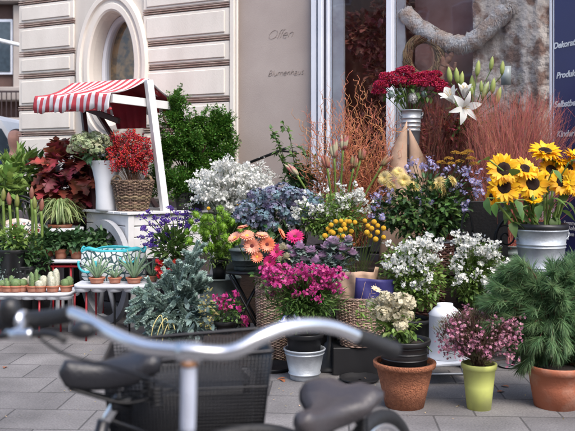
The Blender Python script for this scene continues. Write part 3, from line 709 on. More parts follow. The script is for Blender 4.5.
# awning
D_, C_, B_, A_ = P(149, 78, 7.0), P(72, 83, 7.8), P(111, 92, 6.72), P(35, 97, 7.52)
E_ = P(177, 99, 7.28); E2_ = C_+(E_-D_)
m = MB(); NS = 22
def sl_row(t, top0, top1, bot0, bot1, n=5, sag=.03):
    a = top0+(top1-top0)*t; b = bot0+(bot1-bot0)*t; out = []
    for i in range(n+1):
        q = a+(b-a)*(i/n); q = q.copy(); q[2] -= sag*math.sin(math.pi*i/n)*(1+.4*math.sin(t*9))+.012*math.sin(t*23)*i/n; out.append(q)
    return out
sub = 3
rows = []; T_ = np.linspace(0, 1, NS*sub+1)
for t in T_:
    r_ = sl_row(t, D_, C_, B_, A_)
    e = r_[-1]; out = nrm((B_-D_)*np.array([1, 1, 0])); sc = .035*abs(math.sin(t*NS/2*math.pi))
    wv = .005*math.sin(t*31)+.004*math.sin(t*57)
    r_ += [e+np.array([0, 0, -.035])+out*.012, e+np.array([0, 0, -.09])+out*(.02+wv), e+np.array([0, 0, -.135-.02*abs(math.sin(t*NS*math.pi/2))])+out*(.022+wv*1.6)]
    rows.append(r_)
nr = len(rows[0]); V = np.array(rows).reshape(-1, 3)
for i in range(NS*sub):
    F = [(i*nr+j, (i+1)*nr+j, (i+1)*nr+j+1, i*nr+j+1) for j in range(nr-1)]; m.F.setdefault(4, []).append((np.array(F), np.full(len(F), (i//sub) % 2, dtype=np.int32)))
m.V.append(V); m.n += len(V)
# other slope
rows = []; base = m.n
for t in T_:
    r_ = sl_row(t, D_, C_, E_, E2_); e = r_[-1]; out = nrm((E_-D_)*np.array([1, 1, 0])); r_ += [e+np.array([0, 0, -.06])+out*.01, e+np.array([0, 0, -.13])+out*.02]; rows.append(r_)
nr = len(rows[0]); V = np.array(rows).reshape(-1, 3)
for i in range(NS*sub):
    F = [(base+i*nr+j, base+i*nr+j+1, base+(i+1)*nr+j+1, base+(i+1)*nr+j) for j in range(nr-1)]; m.F[4].append((np.array(F), np.full(len(F), (i//sub) % 2, dtype=np.int32)))
m.V.append(V); m.n += len(V)
aw = m.build('awning', [stripe_w, stripe_r], CT)
sm = aw.modifiers.new('thick', 'SOLIDIFY'); sm.thickness = .004
m = MB(); m.add(*tube([B_+[0, 0, -.14], A_+[0, 0, -.14]], .012, 6)); m.build('piping', stripe_r, aw)
# red lining cloth
m = MB(); q0, q1, q2, q3 = P(108, 94, 7.25), P(146, 88, 7.42), P(146, 128, 7.42), P(117, 129, 7.3)
V = []; nx, nz = 14, 6
for i in range(nx+1):
    for j in range(nz+1):
        a = q0+(q1-q0)*i/nx; b = q3+(q2-q3)*i/nx; p = a+(b-a)*j/nz; p[1] += .02*math.sin(i*1.9)*j/nz; V.append(p)
F = [(i*(nz+1)+j, i*(nz+1)+j+1, (i+1)*(nz+1)+j+1, (i+1)*(nz+1)+j) for i in range(nx) for j in range(nz)]
m.add(V, F)
m.add(np.array([D_+[0.0, .03, -.04], E_+[-.02, .0, -.05], C_+(E_-D_)*.9+[0, 0, -.06], C_+[0, 0, -.05]]), [(0, 1, 2, 3)]); m.build('lining', redcloth, aw)
def beam(a, b, w_, h_, name, mt, par):
    a = np.asarray(a); b = np.asarray(b); d = nrm(b-a); ref = np.array([0, 0, 1.]) if abs(d[2]) < .8 else e2
    x = nrm(np.cross(d, ref)); y = np.cross(x, d)
    V = [c+x*sx*w_/2+y*sy*h_/2 for c in (a, b) for sx, sy in ((-1, -1), (1, -1), (1, 1), (-1, 1))]
    return MB().add(V, [(0, 1, 2, 3), (7, 6, 5, 4), (0, 4, 5, 1), (1, 5, 6, 2), (2, 6, 7, 3), (3, 7, 4, 0)]).build(name, mt, par, smooth=False)
beam(P(148.5, 80, 6.97), cC+e1*.37+e2*.03+[0, 0, .985], .062, .055, 'post', whitep, CT)
beam(B_+[.0, .02, -.05], E_+[0, 0, -.07], .035, .07, 'crossbeam', whitep, CT)
pb = cC+e1*.06+e2*.76
beam(pb+[0, 0, .98], P(82, 100, 7.6), .04, .04, 'post', brownp, CT)
beam(P(82, 107, 7.58), P(119, 121, 7.25), .03, .05, 'crossbeam', brownp, CT)
beam(cC+e1*.7+e2*.72+[0, 0, .98], C_+(E_-D_)*.5+[0, 0, -.02], .04, .04, 'post', brownp, CT)

# ---- plants made of a pot, stems, foliage and flowers
def plant(name, label, cat, base, group=None): return thing(name, label, cat, base, group)
def fol(t, c, r, n, tm, size, m, name='foliage', inner=.4, up=.1, spread=.6, lump=.2, zmin=-1, droop=0, var=.35, k=7):
    p, d = cloud(c, r, n, inner, lump, zmin, k); b = MB(); leaves(b, p, d, tm, size, var, None, up, spread, droop); return b.build(name, m, t), p

CT_TOP = .985
# shrub on the cart
c = np.array([XX(190, 7.2), 7.22, CT_TOP]); t = plant('potted_shrub', 'tall bushy green shrub in a dark pot on the right of the white cart', 'shrub', c)
pot(c, .12, .15, .16, blackp, t)
stemmed(t, c+[0, 0, .14], [c+[rng.normal(0, .15), rng.normal(0, .1), rng.uniform(.4, .9)] for _ in range(30)], brownst, 'stem', .006)
lobes_ = [((164, 183), .15), ((174, 120), .13), ((165, 150), .15), ((188, 150), .17), ((205, 175), .15), ((182, 185), .16), ((208, 140), .13), ((222, 128), .09), ((228, 145), .10), ((176, 102), .09), ((196, 195), .14), ((200, 122), .08), ((216, 160), .12)]
lobes_ += [((rng.uniform(158, 232), rng.uniform(112, 195)), rng.uniform(.05, .09)) for _ in range(26)]
b = MB()
for (q, r) in lobes_:
    cc = P(q[0], q[1], 7.2)+[0, rng.uniform(-.12, .08), 0]
    p, d = cloud(cc, (r, r*.9, r), int(3600*r*r/.03), .2, .5, k=5); leaves(b, p, d, L_small, .024, .5, None, .5, .5)
    for _ in range(5):      # loose sprigs
        dr = nrm(rng.normal(0, .6, 3)+[0, 0, .9]); a = cc+dr*r*.8; n = 46; tt = rng.random(n)[:, None]; leaves(b, a+dr*tt*.10+rng.normal(0, .012, (n, 3)), np.tile(dr, (n, 1)), L_small, .022, .4, None, .3, .7)
b.build('foliage', g_shrub, t)
# white enamel jug vase with green hydrangeas
c = np.array([XX(106, 7.05), 7.05, CT_TOP]); t = plant('enamel_vase', 'tall flared white enamel vase on the cart corner', 'vase', c)
MB().add(*lathe(c, [(.085, 0), (.088, .02), (.087, .12), (.095, .25), (.118, .36), (.15, .435), (.153, .44), (.148, .44), (.11, .35), (.085, .2), (.01, .1)], 36)).build('body', whitem, t)
t = plant('hydrangea_bunch', 'bunch of pale green hydrangea heads in the tall white vase', 'flowers', c+[0, 0, .3])
hp = [P(78, 141, 6.95), P(90, 145, 6.9), P(103, 141, 6.95), P(84, 138, 7.1), P(97, 150, 6.9), P(108, 146, 7.0), P(95, 137, 7.15), P(74, 150, 7.05)]
stemmed(t, c+[0, 0, .3], [h_-[0, 0, .05] for h_ in hp], g_stem, r=.004)
for h_ in hp:
    b = MB(); p, d = cloud(h_, (.068, .068, .06), 130, .85, .08, -.5); heads(b, p, d, F4, .0135, .2, .3); b.build('flower_head', [p_hydg, g_mid], t)
fol(t, P(98, 155, 7.02), (.16, .09, .06), 70, L_ser, .075, g_dark, droop=.4)
# big basket with handles + red berries
c = np.array([XX(131, 6.9), 6.98, CT_TOP]); t = thing('wicker_basket', 'large round grey-brown wicker basket with a looped handle on the white cart', 'basket', c)
wicker(c, .125, .18, .26, wick, t, ell=(1, .75), wr=.0065, amp=.007, stakes=24); hoop(c+[-.135, -.02, .235], .085, .07, .007, wick, t, yaw=.5)
hoop(c+[.13, .03, .235], .085, .07, .007, wick, t, yaw=-.5)
t = plant('berry_bunch', 'bunch of bright red berry sprays in the big wicker basket on the cart', 'flowers', c+[0, 0, .1])
tips = []; b = MB(); rb_ = MB()
for i in range(95):
    px, py = rng.uniform(108, 152), rng.uniform(133, 168)
    q = P(130+(px-130)*(.75+.25*rng.random()), py+abs(px-128)*.25-3, 6.95)+[0, rng.normal(0, .06), 0]; tips.append(q)
    n = 26; ax = nrm(rng.normal(0, .5, 3)+[0, 0, 1]); pp_ = q+ax*rng.uniform(-.05, .03, (n, 1))+rng.normal(0, .012, (n, 3))
    b.stamp(MB().add(*sphere((0, 0, 0), .0062, 6, 4)).tmpl(), np.tile(np.eye(3), (n, 1, 1)), pp_)
    leaves(rb_, q+rng.normal(0, .02, (4, 3)), rdir(4), L_oval, .028, .3)
b.build('berries', p_red, t); rb_.build('foliage', redleaf, t); stemmed(t, c+[0, 0, .15], tips, brownst, r=.002)
# oakleaf plant, deep red, behind the cart
c = np.array([XX(70, 7.75), 7.75, 0]); t = plant('oakleaf_shrub', 'large-leaved dark red oakleaf shrub in a tall black planter left of the cart', 'shrub', c)
pot(c, .15, .20, .86, blackp, t)
fol(t, P(70, 178, 7.55), (.27, .2, .33), 330, L_oak, .165, redleaf, inner=.6, droop=.25, spread=.5)
fol(t, P(78, 192, 7.65), (.22, .15, .25), 140, L_oak, .13, maroon, 'foliage', inner=.3, droop=.3, spread=.5)
stemmed(t, c+[0, 0, .84], [P(rng.uniform(50, 90), rng.uniform(150, 190), 7.8) for _ in range(16)], brownst, r=.006)
# leafy plants far left
for (px, py, d, rx, rz, n, tm, s, mm, lab, tl) in ((12, 172, 7.7, .24, .2, 300, L_long, .12, g_light, 'bright green long-leaved plant at the far left edge', .8), (32, 172, 7.9, .22, .2, 380, L_long, .11, g_mid, 'arching mid-green leafy plant between the left edge and the red oakleaf', .75), (2, 188, 7.3, .2, .18, 200, L_oval, .10, g_light, 'yellow-green broad-leaved plant cut by the left edge', .75)):
    c = np.array([XX(px, d), d, 0]); t = plant('leafy_plant', lab, 'plant', c, 'leafy plants at the far left'); pot(c, .13, .17, tl, blackp, t)
    fol(t, P(px, py, d), (rx, .2, rz), n, tm, s, mm, up=.5, inner=.2, spread=.45); stemmed(t, c+[0, 0, tl-.03], [P(px+rng.uniform(-20, 20), py+rng.uniform(-12, 16), d) for _ in range(22)], g_stem, r=.005)
# iron chair with a patterned cushion
c = np.array([XX(15, 7.15), 7.15, 0]); t = thing('iron_chair', 'black iron garden chair with a rounded back at the left edge', 'chair', c)
m = MB()
for r0 in (.235, .205): m.add(*tube([c+[math.cos(a)*r0, .10, .83+math.sin(a)*r0*1.2] for a in np.linspace(-.25, math.pi+.25, 30)], .011, 7))
for a in np.linspace(.3, math.pi-.3, 6): m.add(*tube([c+[math.cos(a)*.05, .10, .62], c+[math.cos(a)*.2, .10, .83+math.sin(a)*.235]], .006, 5))
m.build('backrest', blackm, t)
MB().add(*lathe(c+[0, -.1, .47], [(.2, 0), (.215, .012), (.2, .024)], 30, cap1=True)).build('seat', blackm, t)
for sx in (-1, 1):
    for sy in (-1, 1): MB().add(*tube([c+[sx*.15, -.1+sy*.14, .47], c+[sx*.19, -.1+sy*.19, 0]], .011, 7)).build('leg', blackm, t)
pat = bpy.data.materials.new('patterned_fabric'); pat.use_nodes = True; N = pat.node_tree.nodes; L = pat.node_tree.links
tc = N.new('ShaderNodeTexCoord'); vo = N.new('ShaderNodeTexVoronoi'); vo.inputs['Scale'].default_value = 26; L.new(tc.outputs['Object'], vo.inputs[0])
cr = N.new('ShaderNodeValToRGB'); cr.color_ramp.interpolation = 'CONSTANT'; e = cr.color_ramp.elements; e[0].color = (.28, .03, .03, 1); e[1].position = .28; e[1].color = (.72, .68, .62, 1); x = e.new(.5); x.color = (.04, .06, .06, 1); x = e.new(.66); x.color = (.7, .66, .6, 1)
L.new(vo.outputs['Distance'], cr.inputs[0]); L.new(cr.outputs[0], N['Principled BSDF'].inputs['Base Color']); N['Principled BSDF'].inputs['Roughness'].default_value = .9
def cushion(c, w_, h_, th, yaw, lean, name, label, mt, cat='cushion', trim=None):
    t = thing(name, label, cat, c); m = MB(); n = 14; V = []
    for sg in (-1, 1):
        for i in range(n+1):
            for j in range(n+1):
                u, v = i/n*2-1, j/n*2-1; pin = 1-.10*(u*u*v*v)-.06*(abs(u)**3+abs(v)**3)*.5; zz_ = th*max(0, (1-u**4)*(1-v**4))**.5
                x, y, z = u*w_/2*pin, sg*zz_, v*h_/2*pin
                y2 = y*math.cos(lean)-z*math.sin(lean); z2 = z*math.cos(lean)+y*math.sin(lean); V.append((x*math.cos(yaw)-y2*math.sin(yaw), x*math.sin(yaw)+y2*math.cos(yaw), z2+h_/2))
    F = []
    for s_ in range(2):
        o = s_*(n+1)**2
        for i in range(n):
            for j in range(n): F.append((o+i*(n+1)+j, o+(i+1)*(n+1)+j, o+(i+1)*(n+1)+j+1, o+i*(n+1)+j+1))
    m.add(np.array(V)+c, F); m.build('cover', mt, t); return t
cushion(np.array([XX(23, 6.95), 6.97, .50]), .34, .40, .07, .25, -.15, 'patterned_cushion', 'cream cushion with a red and black mosaic pattern on the iron chair', pat)
cushion(np.array([XX(13, 6.98), 7.10, .5]), .30, .42, .05, -.1, -.1, 'tan_cushion', 'plain tan fleece cushion behind the mosaic patterned cushion', fur)

# white trays on legs
def tray_table(name, label, px0, px1, ztop, d, dep, legm, legs, thick=.03, cups=0, under=None):
    x0, x1 = XX(px0, d), XX(px1, d); c = np.array([(x0+x1)/2, d, 0]); t = thing(name, label, 'table', c)
    m = MB(); n = 40; wv = []; hx, hy = (x1-x0)/2, dep/2
    for a in np.linspace(0, 2*math.pi, 64, endpoint=False):
        ca, sa = math.cos(a), math.sin(a); e = .28; x = hx*abs(ca)**e*np.sign(ca); y = hy*abs(sa)**e*np.sign(sa); wv.append((x, y))
    prof = [(.96, -thick), (1, -thick*.7), (1, -.003), (.985, 0), (.955, -.004)]
    V = []; 
    for s_, z in prof: V += [(c[0]+x*s_, c[1]+y*s_, ztop+z) for x, y in wv]
    F = [(i*64+j, i*64+(j+1) % 64, (i+1)*64+(j+1) % 64, (i+1)*64+j) for i in range(len(prof)-1) for j in range(64)]+[tuple(range(64))[::-1], tuple((len(prof)-1)*64+j for j in range(64))]
    m.add(V, F)
    for k in range(cups):
        x = x0+(k+.5)/cups*(x1-x0)
        for y in (d-dep/2+.075, d+dep/2-.075): m.add(*lathe((x, y, ztop-thick-.032), [(.045, 0), (.058, .008), (.064, .032)], 20))
    m.build('top', whitem, t)
    if under:
        m = MB(); m.add(*box((c[0], c[1]-.0, ztop-thick-.03), ((x1-x0)*.8, dep*.8, .018), 0, .003)); m.build('under_frame', under, t, smooth=False)
    for (px, dy, mt) in legs:
        x = XX(px, d); MB().add(*tube([(x, d+dy, ztop-thick-.001), (x, d+dy*1.05, 0)], .0085 if mt is not whitep else .02, 7)).build('leg', mt, t)
    return t
ZC = ZZ(290, 6.5); ZA = ZZ(282, 6.35); ZT = ZZ(258, 6.95)
tray_table('tray_table', 'long low white tray table carrying the row of cacti', -22, 75, ZC, 6.5, .34, redm, ((5, -.1, redm), (44, -.12, redm), (57, .1, redm), (74, .02, redm), (-15, .1, redm), (66, .12, whitep)), cups=8)
tray_table('tray_table', 'white tray table with red legs carrying three aloes and a turquoise bag', 78, 158, ZA, 6.35, .36, redm, ((89.5, -.1, redm), (92, .13, redm), (116, -.05, blackm), (126, .13, blackm), (150, -.1, blackm)), cups=5)
t = tray_table('tray_stand', 'small raised white tray stand for the dark leafy pots above the cacti', 32, 108, ZT, 6.95, .30, redm, ((44, -.1, redm), (57, -.11, redm), (68, .1, whitep), (74, -.1, redm), (100, .1, redm)), cups=0, under=redm)
# white bowl on a pedestal with a spider plant
c = np.array([XX(60, 7.15), 7.15, 0]); t = thing('pedestal_bowl', 'round white bowl on a pedestal under the spider plant', 'stand', c)
MB().add(*lathe(c, [(.14, 0), (.13, .03), (.04, .06), (.035, .45), (.06, .66), (.17, .76), (.205, .80), (.21, .83), (.20, .835), (.18, .80), (.01, .78)], 40)).build('body', whitem, t)
def spider(c, label, h=.26, n=110, rad=.3, m=g_yel, tall=1.0):
    t = plant('spider_plant', label, 'plant', c); pot(c, .07, .095, .07, terra, t)
    b = MB(); 
    for i in range(n):
        a = rng.uniform(0, 2*math.pi); l = rng.uniform(.5, 1); up = rng.uniform(.35, 1)*h*tall; r = rad*l*rng.uniform(.4, 1)
        pts = [c+[0, 0, .06], c+[math.cos(a)*r*.35, math.sin(a)*r*.35, .06+up], c+[math.cos(a)*r*.8, math.sin(a)*r*.8, .06+up*.75], c+[math.cos(a)*r, math.sin(a)*r, .06+up*.2]]
        p = spline(pts, 8); wd = .006*np.sin(np.linspace(.35, math.pi-.02, 8)); sd_ = np.array([-math.sin(a), math.cos(a), 0])
        V = np.concatenate([p-sd_*wd[:, None], p+sd_*wd[:, None]]); b.add(V, [(j, j+1, 8+j+1, 8+j) for j in range(7)])
    b.build('foliage', m, t); return t
spider(np.array([XX(60, 7.12), 7.12, .79]), 'variegated yellow-green spider plant in the white pedestal bowl', .24, 230, .36)
# tall amaryllis stems at the left edge
for i, (px, py, d) in enumerate(((3, 192, 6.85), (9.5, 196, 6.8), (17, 198, 6.9), (31.5, 190, 6.9), (35, 200, 6.8), (41, 202, 6.85))):
    z0 = ZZ(236, d); c = np.array([XX(px, d), d, 0]); tp_ = P(px, py, d)
    lab = ['tall green amaryllis stem cut nearest the left edge', 'second tall green amaryllis stem from the left edge', 'green amaryllis stem with a slim bud in front of the mosaic cushion', 'tallest brown-tipped amaryllis stem left of the spider plant', 'short thick amaryllis stem beside the spider plant', 'slim amaryllis stem just under the spider plant leaves'][i]
    t = plant('amaryllis', lab, 'plant', (c[0], c[1], 0), 'amaryllis stems on the left'); pot((c[0], c[1], 0), .07, .095, .60, blackp, t)
    MB().add(*tube(spline([(c[0], d, .57), (c[0]+.01, d, (.57+tp_[2])/2), tp_-[0, 0, .08]], 8), .0125, 8)).build('stem', g_light, t)
    MB().add(*bud(tp_-[0, 0, .085], .022, .12, (rng.normal(0, .08), 0, 1))).build('bud', [leafm('bud_green%d' % i, (.26, .30, .08)), leafm('bud_red%d' % i, (.35, .16, .10))][i % 2], t)
# dark leafy pots on the raised stand
for i, (px, lab) in enumerate(((46, 'leftmost dark glossy leafy plant in terracotta on the raised tray'), (60, 'middle dark glossy leafy plant in terracotta on the raised tray'), (76, 'third dark glossy leafy plant in terracotta on the raised tray'), (98, 'rightmost dark glossy leafy plant on the raised tray, in front of the cart wheel'))):
    c = np.array([XX(px, 6.9), 6.93, ZT]); t = plant('glossy_plant', lab, 'plant', c, 'dark leafy pot plants on the raised tray'); pot(c, .045, .062, .085, terra, t)
    fol(t, c+[0, 0, .15], (.14, .12, .09), 300, L_oval, .056, g_deep, up=.35, inner=.15, spread=.6, droop=.15)
# foliage mass left under the amaryllis
for (px, py, d, r, mm, lab, s) in ((4, 256, 6.75, .16, g_dark, 'dark leafy plant at the left edge beneath the amaryllis', .06), (24, 252, 6.7, .16, g_dark, 'dark leafy plant left of the raised tray', .06), (32, 268, 6.75, .13, g_deep, 'low dark green plant behind the small round cacti', .05), (14, 240, 6.65, .11, g_light, 'pale green variegated plant in front of the amaryllis stems', .05)):
    c = np.array([XX(px, d), d, 0]); t = plant('bushy_plant', lab, 'plant', c, 'bushy plants behind the cacti'); zt = ZZ(py, d)-r*.7; pot(c, .08, .11, zt, blackp, t)
    fol(t, c+[0, 0, zt+r*.7], (r*1.15, r, r), 260, L_oval, s, mm, up=.3, inner=.2)
# cacti
def cactus(kind, px, lab, d=6.42, h=.12, r=.03, n=1):
    c = np.array([XX(px, d), d+rng.uniform(-.02, .02), ZC]); t = plant('cactus', lab, 'cactus', c, 'small cacti on the low white tray'); pot(c, .042, .052, .05, terra, t, rim=.006, rimh=.015)
    base = c+[0, 0, .03]
    for k in range(n):
        ang = k/n*2*math.pi+.5; o = np.array([math.cos(ang), math.sin(ang), 0])*(.024 if n > 1 else 0); hh = h*(1 if k == 0 else rng.uniform(.55, .95)); rr_ = r
        seg = 24; th = np.arange(seg)/seg*2*math.pi; V = []; prof = [(.75, 0), (1, .15), (1.02, .5), (.9, .78), (.6, .94), (.12, 1.0)]
        if kind == 'round': prof = [(.6, 0), (.95, .25), (1, .5), (.85, .8), (.45, .97), (.1, 1)]
        for a, z in prof:
            rib = rr_*a*(1+.10*np.cos(th*10)); V.append(np.stack([np.cos(th)*rib, np.sin(th)*rib, np.full(seg, z*hh)], 1))
        V = np.concatenate(V)+base+o; F = [(i*seg+j, i*seg+(j+1) % seg, (i+1)*seg+(j+1) % seg, (i+1)*seg+j) for i in range(len(prof)-1) for j in range(seg)]+[tuple((len(prof)-1)*seg+j for j in range(seg))]
        st = MB().add(V, F).build('stem', c_spine if kind == 'white' else g_cact, t)
        b = MB(); m_ = 90; a_ = rng.uniform(0, 2*math.pi, m_); z_ = rng.uniform(.05, .95, m_); pr = np.interp(z_, [p_[1] for p_ in prof], [p_[0] for p_ in prof])*rr_
        p_ = np.stack([np.cos(a_)*pr, np.sin(a_)*pr, z_*hh], 1)+base+o; b.stamp(t_needle(1, .16), basisY(np.stack([np.cos(a_), np.sin(a_), rng.normal(.2, .3, m_)], 1))*.011, p_); b.build('spines', c_spine, st)
cactus('round', 3, 'low green cactus nearest the left edge of the tray', h=.06, r=.04); cactus('tall', 9, 'slim grey-green cactus second from the left edge', h=.10, r=.02, n=3)
cactus('round', 16.5, 'round green cactus left of the white ones', h=.075, r=.04); cactus('round', 22, 'pale round cactus beside the dark round one', h=.07, r=.035)
cactus('white', 28, 'small whitish cactus at the back of the tray', d=6.5, h=.09, r=.026, n=2); cactus('tall', 34, 'slender dark green cactus in the middle of the tray', h=.15, r=.016, n=3)
cactus('white', 41, 'short white cactus cluster with three rounded stems', h=.10, r=.03, n=3); cactus('white', 53.5, 'tallest white cactus cluster on the tray', h=.155, r=.027, n=3)
cactus('round', 66, 'green round cactus cluster at the right end of the tray', h=.09, r=.03, n=3)
# grey succulents at far left
c = np.array([XX(8, 6.62), 6.62, ZC]); t = plant('succulent', 'grey-purple succulent rosettes behind the leftmost cacti', 'plant', c); pot(c, .06, .08, .06, terra, t)
fol(t, c+[0, 0, .12], (.14, .07, .09), 220, L_long, .045, g_grey, up=.6)
# aloes
def aloe(px, lab, h, n, d=6.3, pr=.06, w_=.022):
    c = np.array([XX(px, d), d, ZA]); t = plant('aloe', lab, 'plant', c, 'aloes on the white tray'); pot(c, pr*.8, pr, .045, terra, t, rim=.006, rimh=.015)
    b = MB()
    for i in range(n):
        a = i*2.4+.3; tl = .25+.75*(i/n); l = h*(1.05-.25*tl); out = l*tl*.75
        pts = spline([c+[0, 0, .035], c+[math.cos(a)*out*.45, math.sin(a)*out*.45, l*.5], c+[math.cos(a)*out, math.sin(a)*out, l*(1-.3*tl)]], 8)
        V, F = tube(pts, w_*np.array([.8, .85, .8, .72, .6, .45, .28, .05])*.62, 6); b.add(V, F)
    b.build('foliage', g_aloe, t)
aloe(97, 'leftmost spreading aloe in terracotta in front of the turquoise bag', .25, 14); aloe(115, 'smallest aloe between two larger ones', .17, 10, pr=.05, w_=.017)
aloe(134, 'tallest aloe in terracotta at the right of the tray', .30, 15, w_=.024); aloe(152, 'narrow aloe at the right end of the tray', .2, 9, d=6.4, pr=.045)
# turquoise bag
c = np.array([XX(114, 6.48), 6.47, ZA]); t = thing('shopping_bag', 'white bag with a dark leaf pattern and turquoise rim behind the aloes', 'bag', c)
bagm = bpy.data.materials.new('leaf_print_fabric'); bagm.use_nodes = True; N = bagm.node_tree.nodes; L = bagm.node_tree.links
tc = N.new('ShaderNodeTexCoord'); vo = N.new('ShaderNodeTexVoronoi'); vo.feature = 'DISTANCE_TO_EDGE'; vo.inputs['Scale'].default_value = 22; L.new(tc.outputs['Object'], vo.inputs[0])
cr = N.new('ShaderNodeValToRGB'); cr.color_ramp.interpolation = 'CONSTANT'; e = cr.color_ramp.elements; e[0].color = (.04, .09, .10, 1); e[1].position = .09; e[1].color = (.70, .72, .72, 1)
L.new(vo.outputs['Distance'], cr.inputs[0]); L.new(cr.outputs[0], N['Principled BSDF'].inputs['Base Color']); N['Principled BSDF'].inputs['Roughness'].default_value = .6
hx = .26; m = MB(); th = np.linspace(0, 2*math.pi, 60, endpoint=False)
def bagring(s_, z, wob=0): return np.stack([c[0]+np.sign(np.cos(th))*abs(np.cos(th))**.6*hx*s_, c[1]+np.sign(np.sin(th))*abs(np.sin(th))**.6*.055*s_+wob*np.sin(th*7)*.6, np.full(60, c[2]+z)+wob*np.sin(th*5)], 1)
rg = [bagring(.9, 0), bagring(1, .03), bagring(1.02, .12, .003), bagring(1.0, .2, .006), bagring(.99, .245, .008)]
m.add(np.concatenate(rg), [(i*60+j, i*60+(j+1) % 60, (i+1)*60+(j+1) % 60, (i+1)*60+j) for i in range(4) for j in range(60)]+[tuple(range(60))[::-1]]); m.build('body', bagm, t)
m = MB(); rg = [bagring(1.005, .235, .010), bagring(1.02, .245, .010), bagring(1.0, .262, .014), bagring(.98, .255, .012)]; m.add(np.concatenate(rg), [(i*60+j, i*60+(j+1) % 60, (i+1)*60+(j+1) % 60, (i+1)*60+j) for i in range(3) for j in range(60)]); m.build('rim', turq, t)
m = MB(); m.add(*tube([c+[-.20+.07*math.cos(a), -.066, .14+.07*math.sin(a)] for a in np.linspace(math.pi*.9, math.pi*2.1, 14)], .010, 6)); m.add(*tube([c+[.13+.07*math.cos(a), -.067, .22-.03+.045*math.sin(a)] for a in np.linspace(math.pi, math.pi*2, 14)], .010, 6)); m.build('handle', turq, t)

# red begonia
c = np.array([XX(168, 6.25), 6.25, ZA-.17]); 
t = plant('red_begonia', 'low red flowering begonia in a dark pot beside the aloe tray', 'flowers', (c[0], c[1], 0)); pot((c[0], c[1], 0), .08, .105, .36, blackp, t)
hs_ = [P(rng.uniform(158, 176), rng.uniform(260, 277), 6.2)+[0, rng.uniform(-.05, .05), 0] for _ in range(34)]
b = MB(); heads(b, np.array(hs_), np.tile([0, -1, .3], (34, 1)), [t_flower(8, .02, 1, .6, .5, .1, 2, rows=2) for _ in range(2)], .026); b.build('flowers', [p_red, p_red], t); fol(t, P(167, 272, 6.27), (.09, .08, .08), 90, L_oval, .05, g_dark)
# purple statice
c = np.array([XX(178, 6.3), 6.33, 0]); t = plant('statice', 'upright purple statice in a pale pot between the cart and the blue fir', 'flowers', c); pot(c, .09, .125, ZZ(262, 6.33), galv, t)
tips = np.array([P(px+rng.normal(0, 3), py+rng.normal(0, 2.5), 6.25)+[0, rng.normal(0, .06), 0] for px, py in [(142, 235), (148, 228), (150, 240), (156, 220), (160, 232), (165, 215), (168, 224), (174, 208), (176, 218), (180, 228), (186, 211), (170, 236), (160, 242), (184, 222), (152, 246), (192, 218), (178, 212), (163, 227), (146, 243), (172, 230), (188, 228), (156, 233), (181, 216), (167, 217), (143, 226), (195, 212)] for _ in range(1)]+[P(rng.uniform(140, 192), rng.uniform(212, 248), 6.3) for _ in range(14)])
stemmed(t, c+[0, 0, ZZ(262, 6.3)-.03], tips, g_stem, r=.0028)
for q in tips:
    b = MB(); n = 30; heads(b, q+rng.normal(0, 1, (n, 3))*[.014, .014, .009]+[0, 0, .005], rdir(n, -.1), F5c, .0105); b.build('flower', [p_purple, p_lilac], t)
fol(t, P(172, 245, 6.3), (.15, .11, .13), 300, L_long, .085, g_mid, up=.8, inner=.1, spread=.4)
# blue fir in foreground
c = np.array([XX(176, 5.75), 5.8, 0]); t = plant('blue_fir', 'blue-grey fir branches arranged in a low dark pot', 'plant', c); pot(c, .16, .2, .22, zincd, t)
NEED = MB().add([(-.5, 0, 0), (.5, 0, 0), (.55, .7, .1), (0, 1, .1), (-.55, .7, .1)], [(0, 1, 2, 3, 4)]).tmpl()
def fir_branch(b, sb, pts, n_, ln, wd, flat=.6):
    p = spline(pts, 12); sb.add(*tube(p, np.linspace(.004, .002, 12), 5))
    tt = rng.uniform(0, .999, n_)*11; i = tt.astype(int); f = (tt-i)[:, None]; q = p[i]*(1-f)+p[i+1]*f; tg = nrm(p[np.minimum(i+1, 11)]-p[i])
    d = nrm(rng.normal(size=(n_, 3))*[1, 1, flat]); d = nrm(d-tg*np.sum(d*tg, 1)[:, None]); dd = nrm(d+tg*.9)
    s_ = ln*rng.uniform(.75, 1.15, n_); Mx = basisY(dd, rng.uniform(-1, 1, n_)); Mx = Mx*np.stack([np.full(n_, wd), s_, s_], 1)[:, None, :]; b.stamp(NEED, Mx, q)
b = MB(); sb = MB(); root = c+[0, 0, .2]
tipspx = [(198, 242), (203, 262), (190, 254), (178, 262), (208, 280), (160, 282), (150, 290), (140, 300), (132, 308), (136, 322), (150, 318), (165, 305), (180, 290), (195, 280), (208, 290), (172, 325), (186, 315), (198, 305), (212, 310), (158, 334), (146, 334), (180, 334), (200, 328), (192, 340), (168, 345), (133, 292), (186, 268), (168, 272), (184, 276), (176, 300), (205, 320)]
for px, py in tipspx:
    q = P(px, py, 5.62+rng.uniform(-.12, .22)); mid = root*.55+q*.45+[0, -.03, .07+.03*rng.random()]
    fir_branch(b, sb, [root, mid, q], 1100, .027, .0075)
    for _ in range(4):
        a = mid*(1-(u_ := rng.uniform(.1, .8)))+q*u_; dr = nrm((q-mid)+rng.normal(0, .12, 3)); fir_branch(b, sb, [a, a+dr*.05, a+dr*.12+[0, 0, -.004]], 380, .026, .0075)
b.build('foliage', g_blue, t); sb.build('branch', brownst, t)
p, d = cloud(P(195, 318, 5.5), (.15, .1, .14), 70, .3); b = MB(); leaves(b, p, d, L_oval, .06, .3); b.build('eucalyptus_leaves', leafm('eucalyptus', (.18, .26, .24), trans=.15), t)
m = MB()
for k in range(3): m.add(*tube(spline([P(150+k*5, 350, 5.45), P(153+k*6, 327+k*2, 5.42), P(161+k*5, 315+k*3, 5.45), P(163+k*6, 330, 5.45)], 14), .0035, 6))
m.build('raffia_tie', mat('raffia', (.60, .52, .22), .8), t)
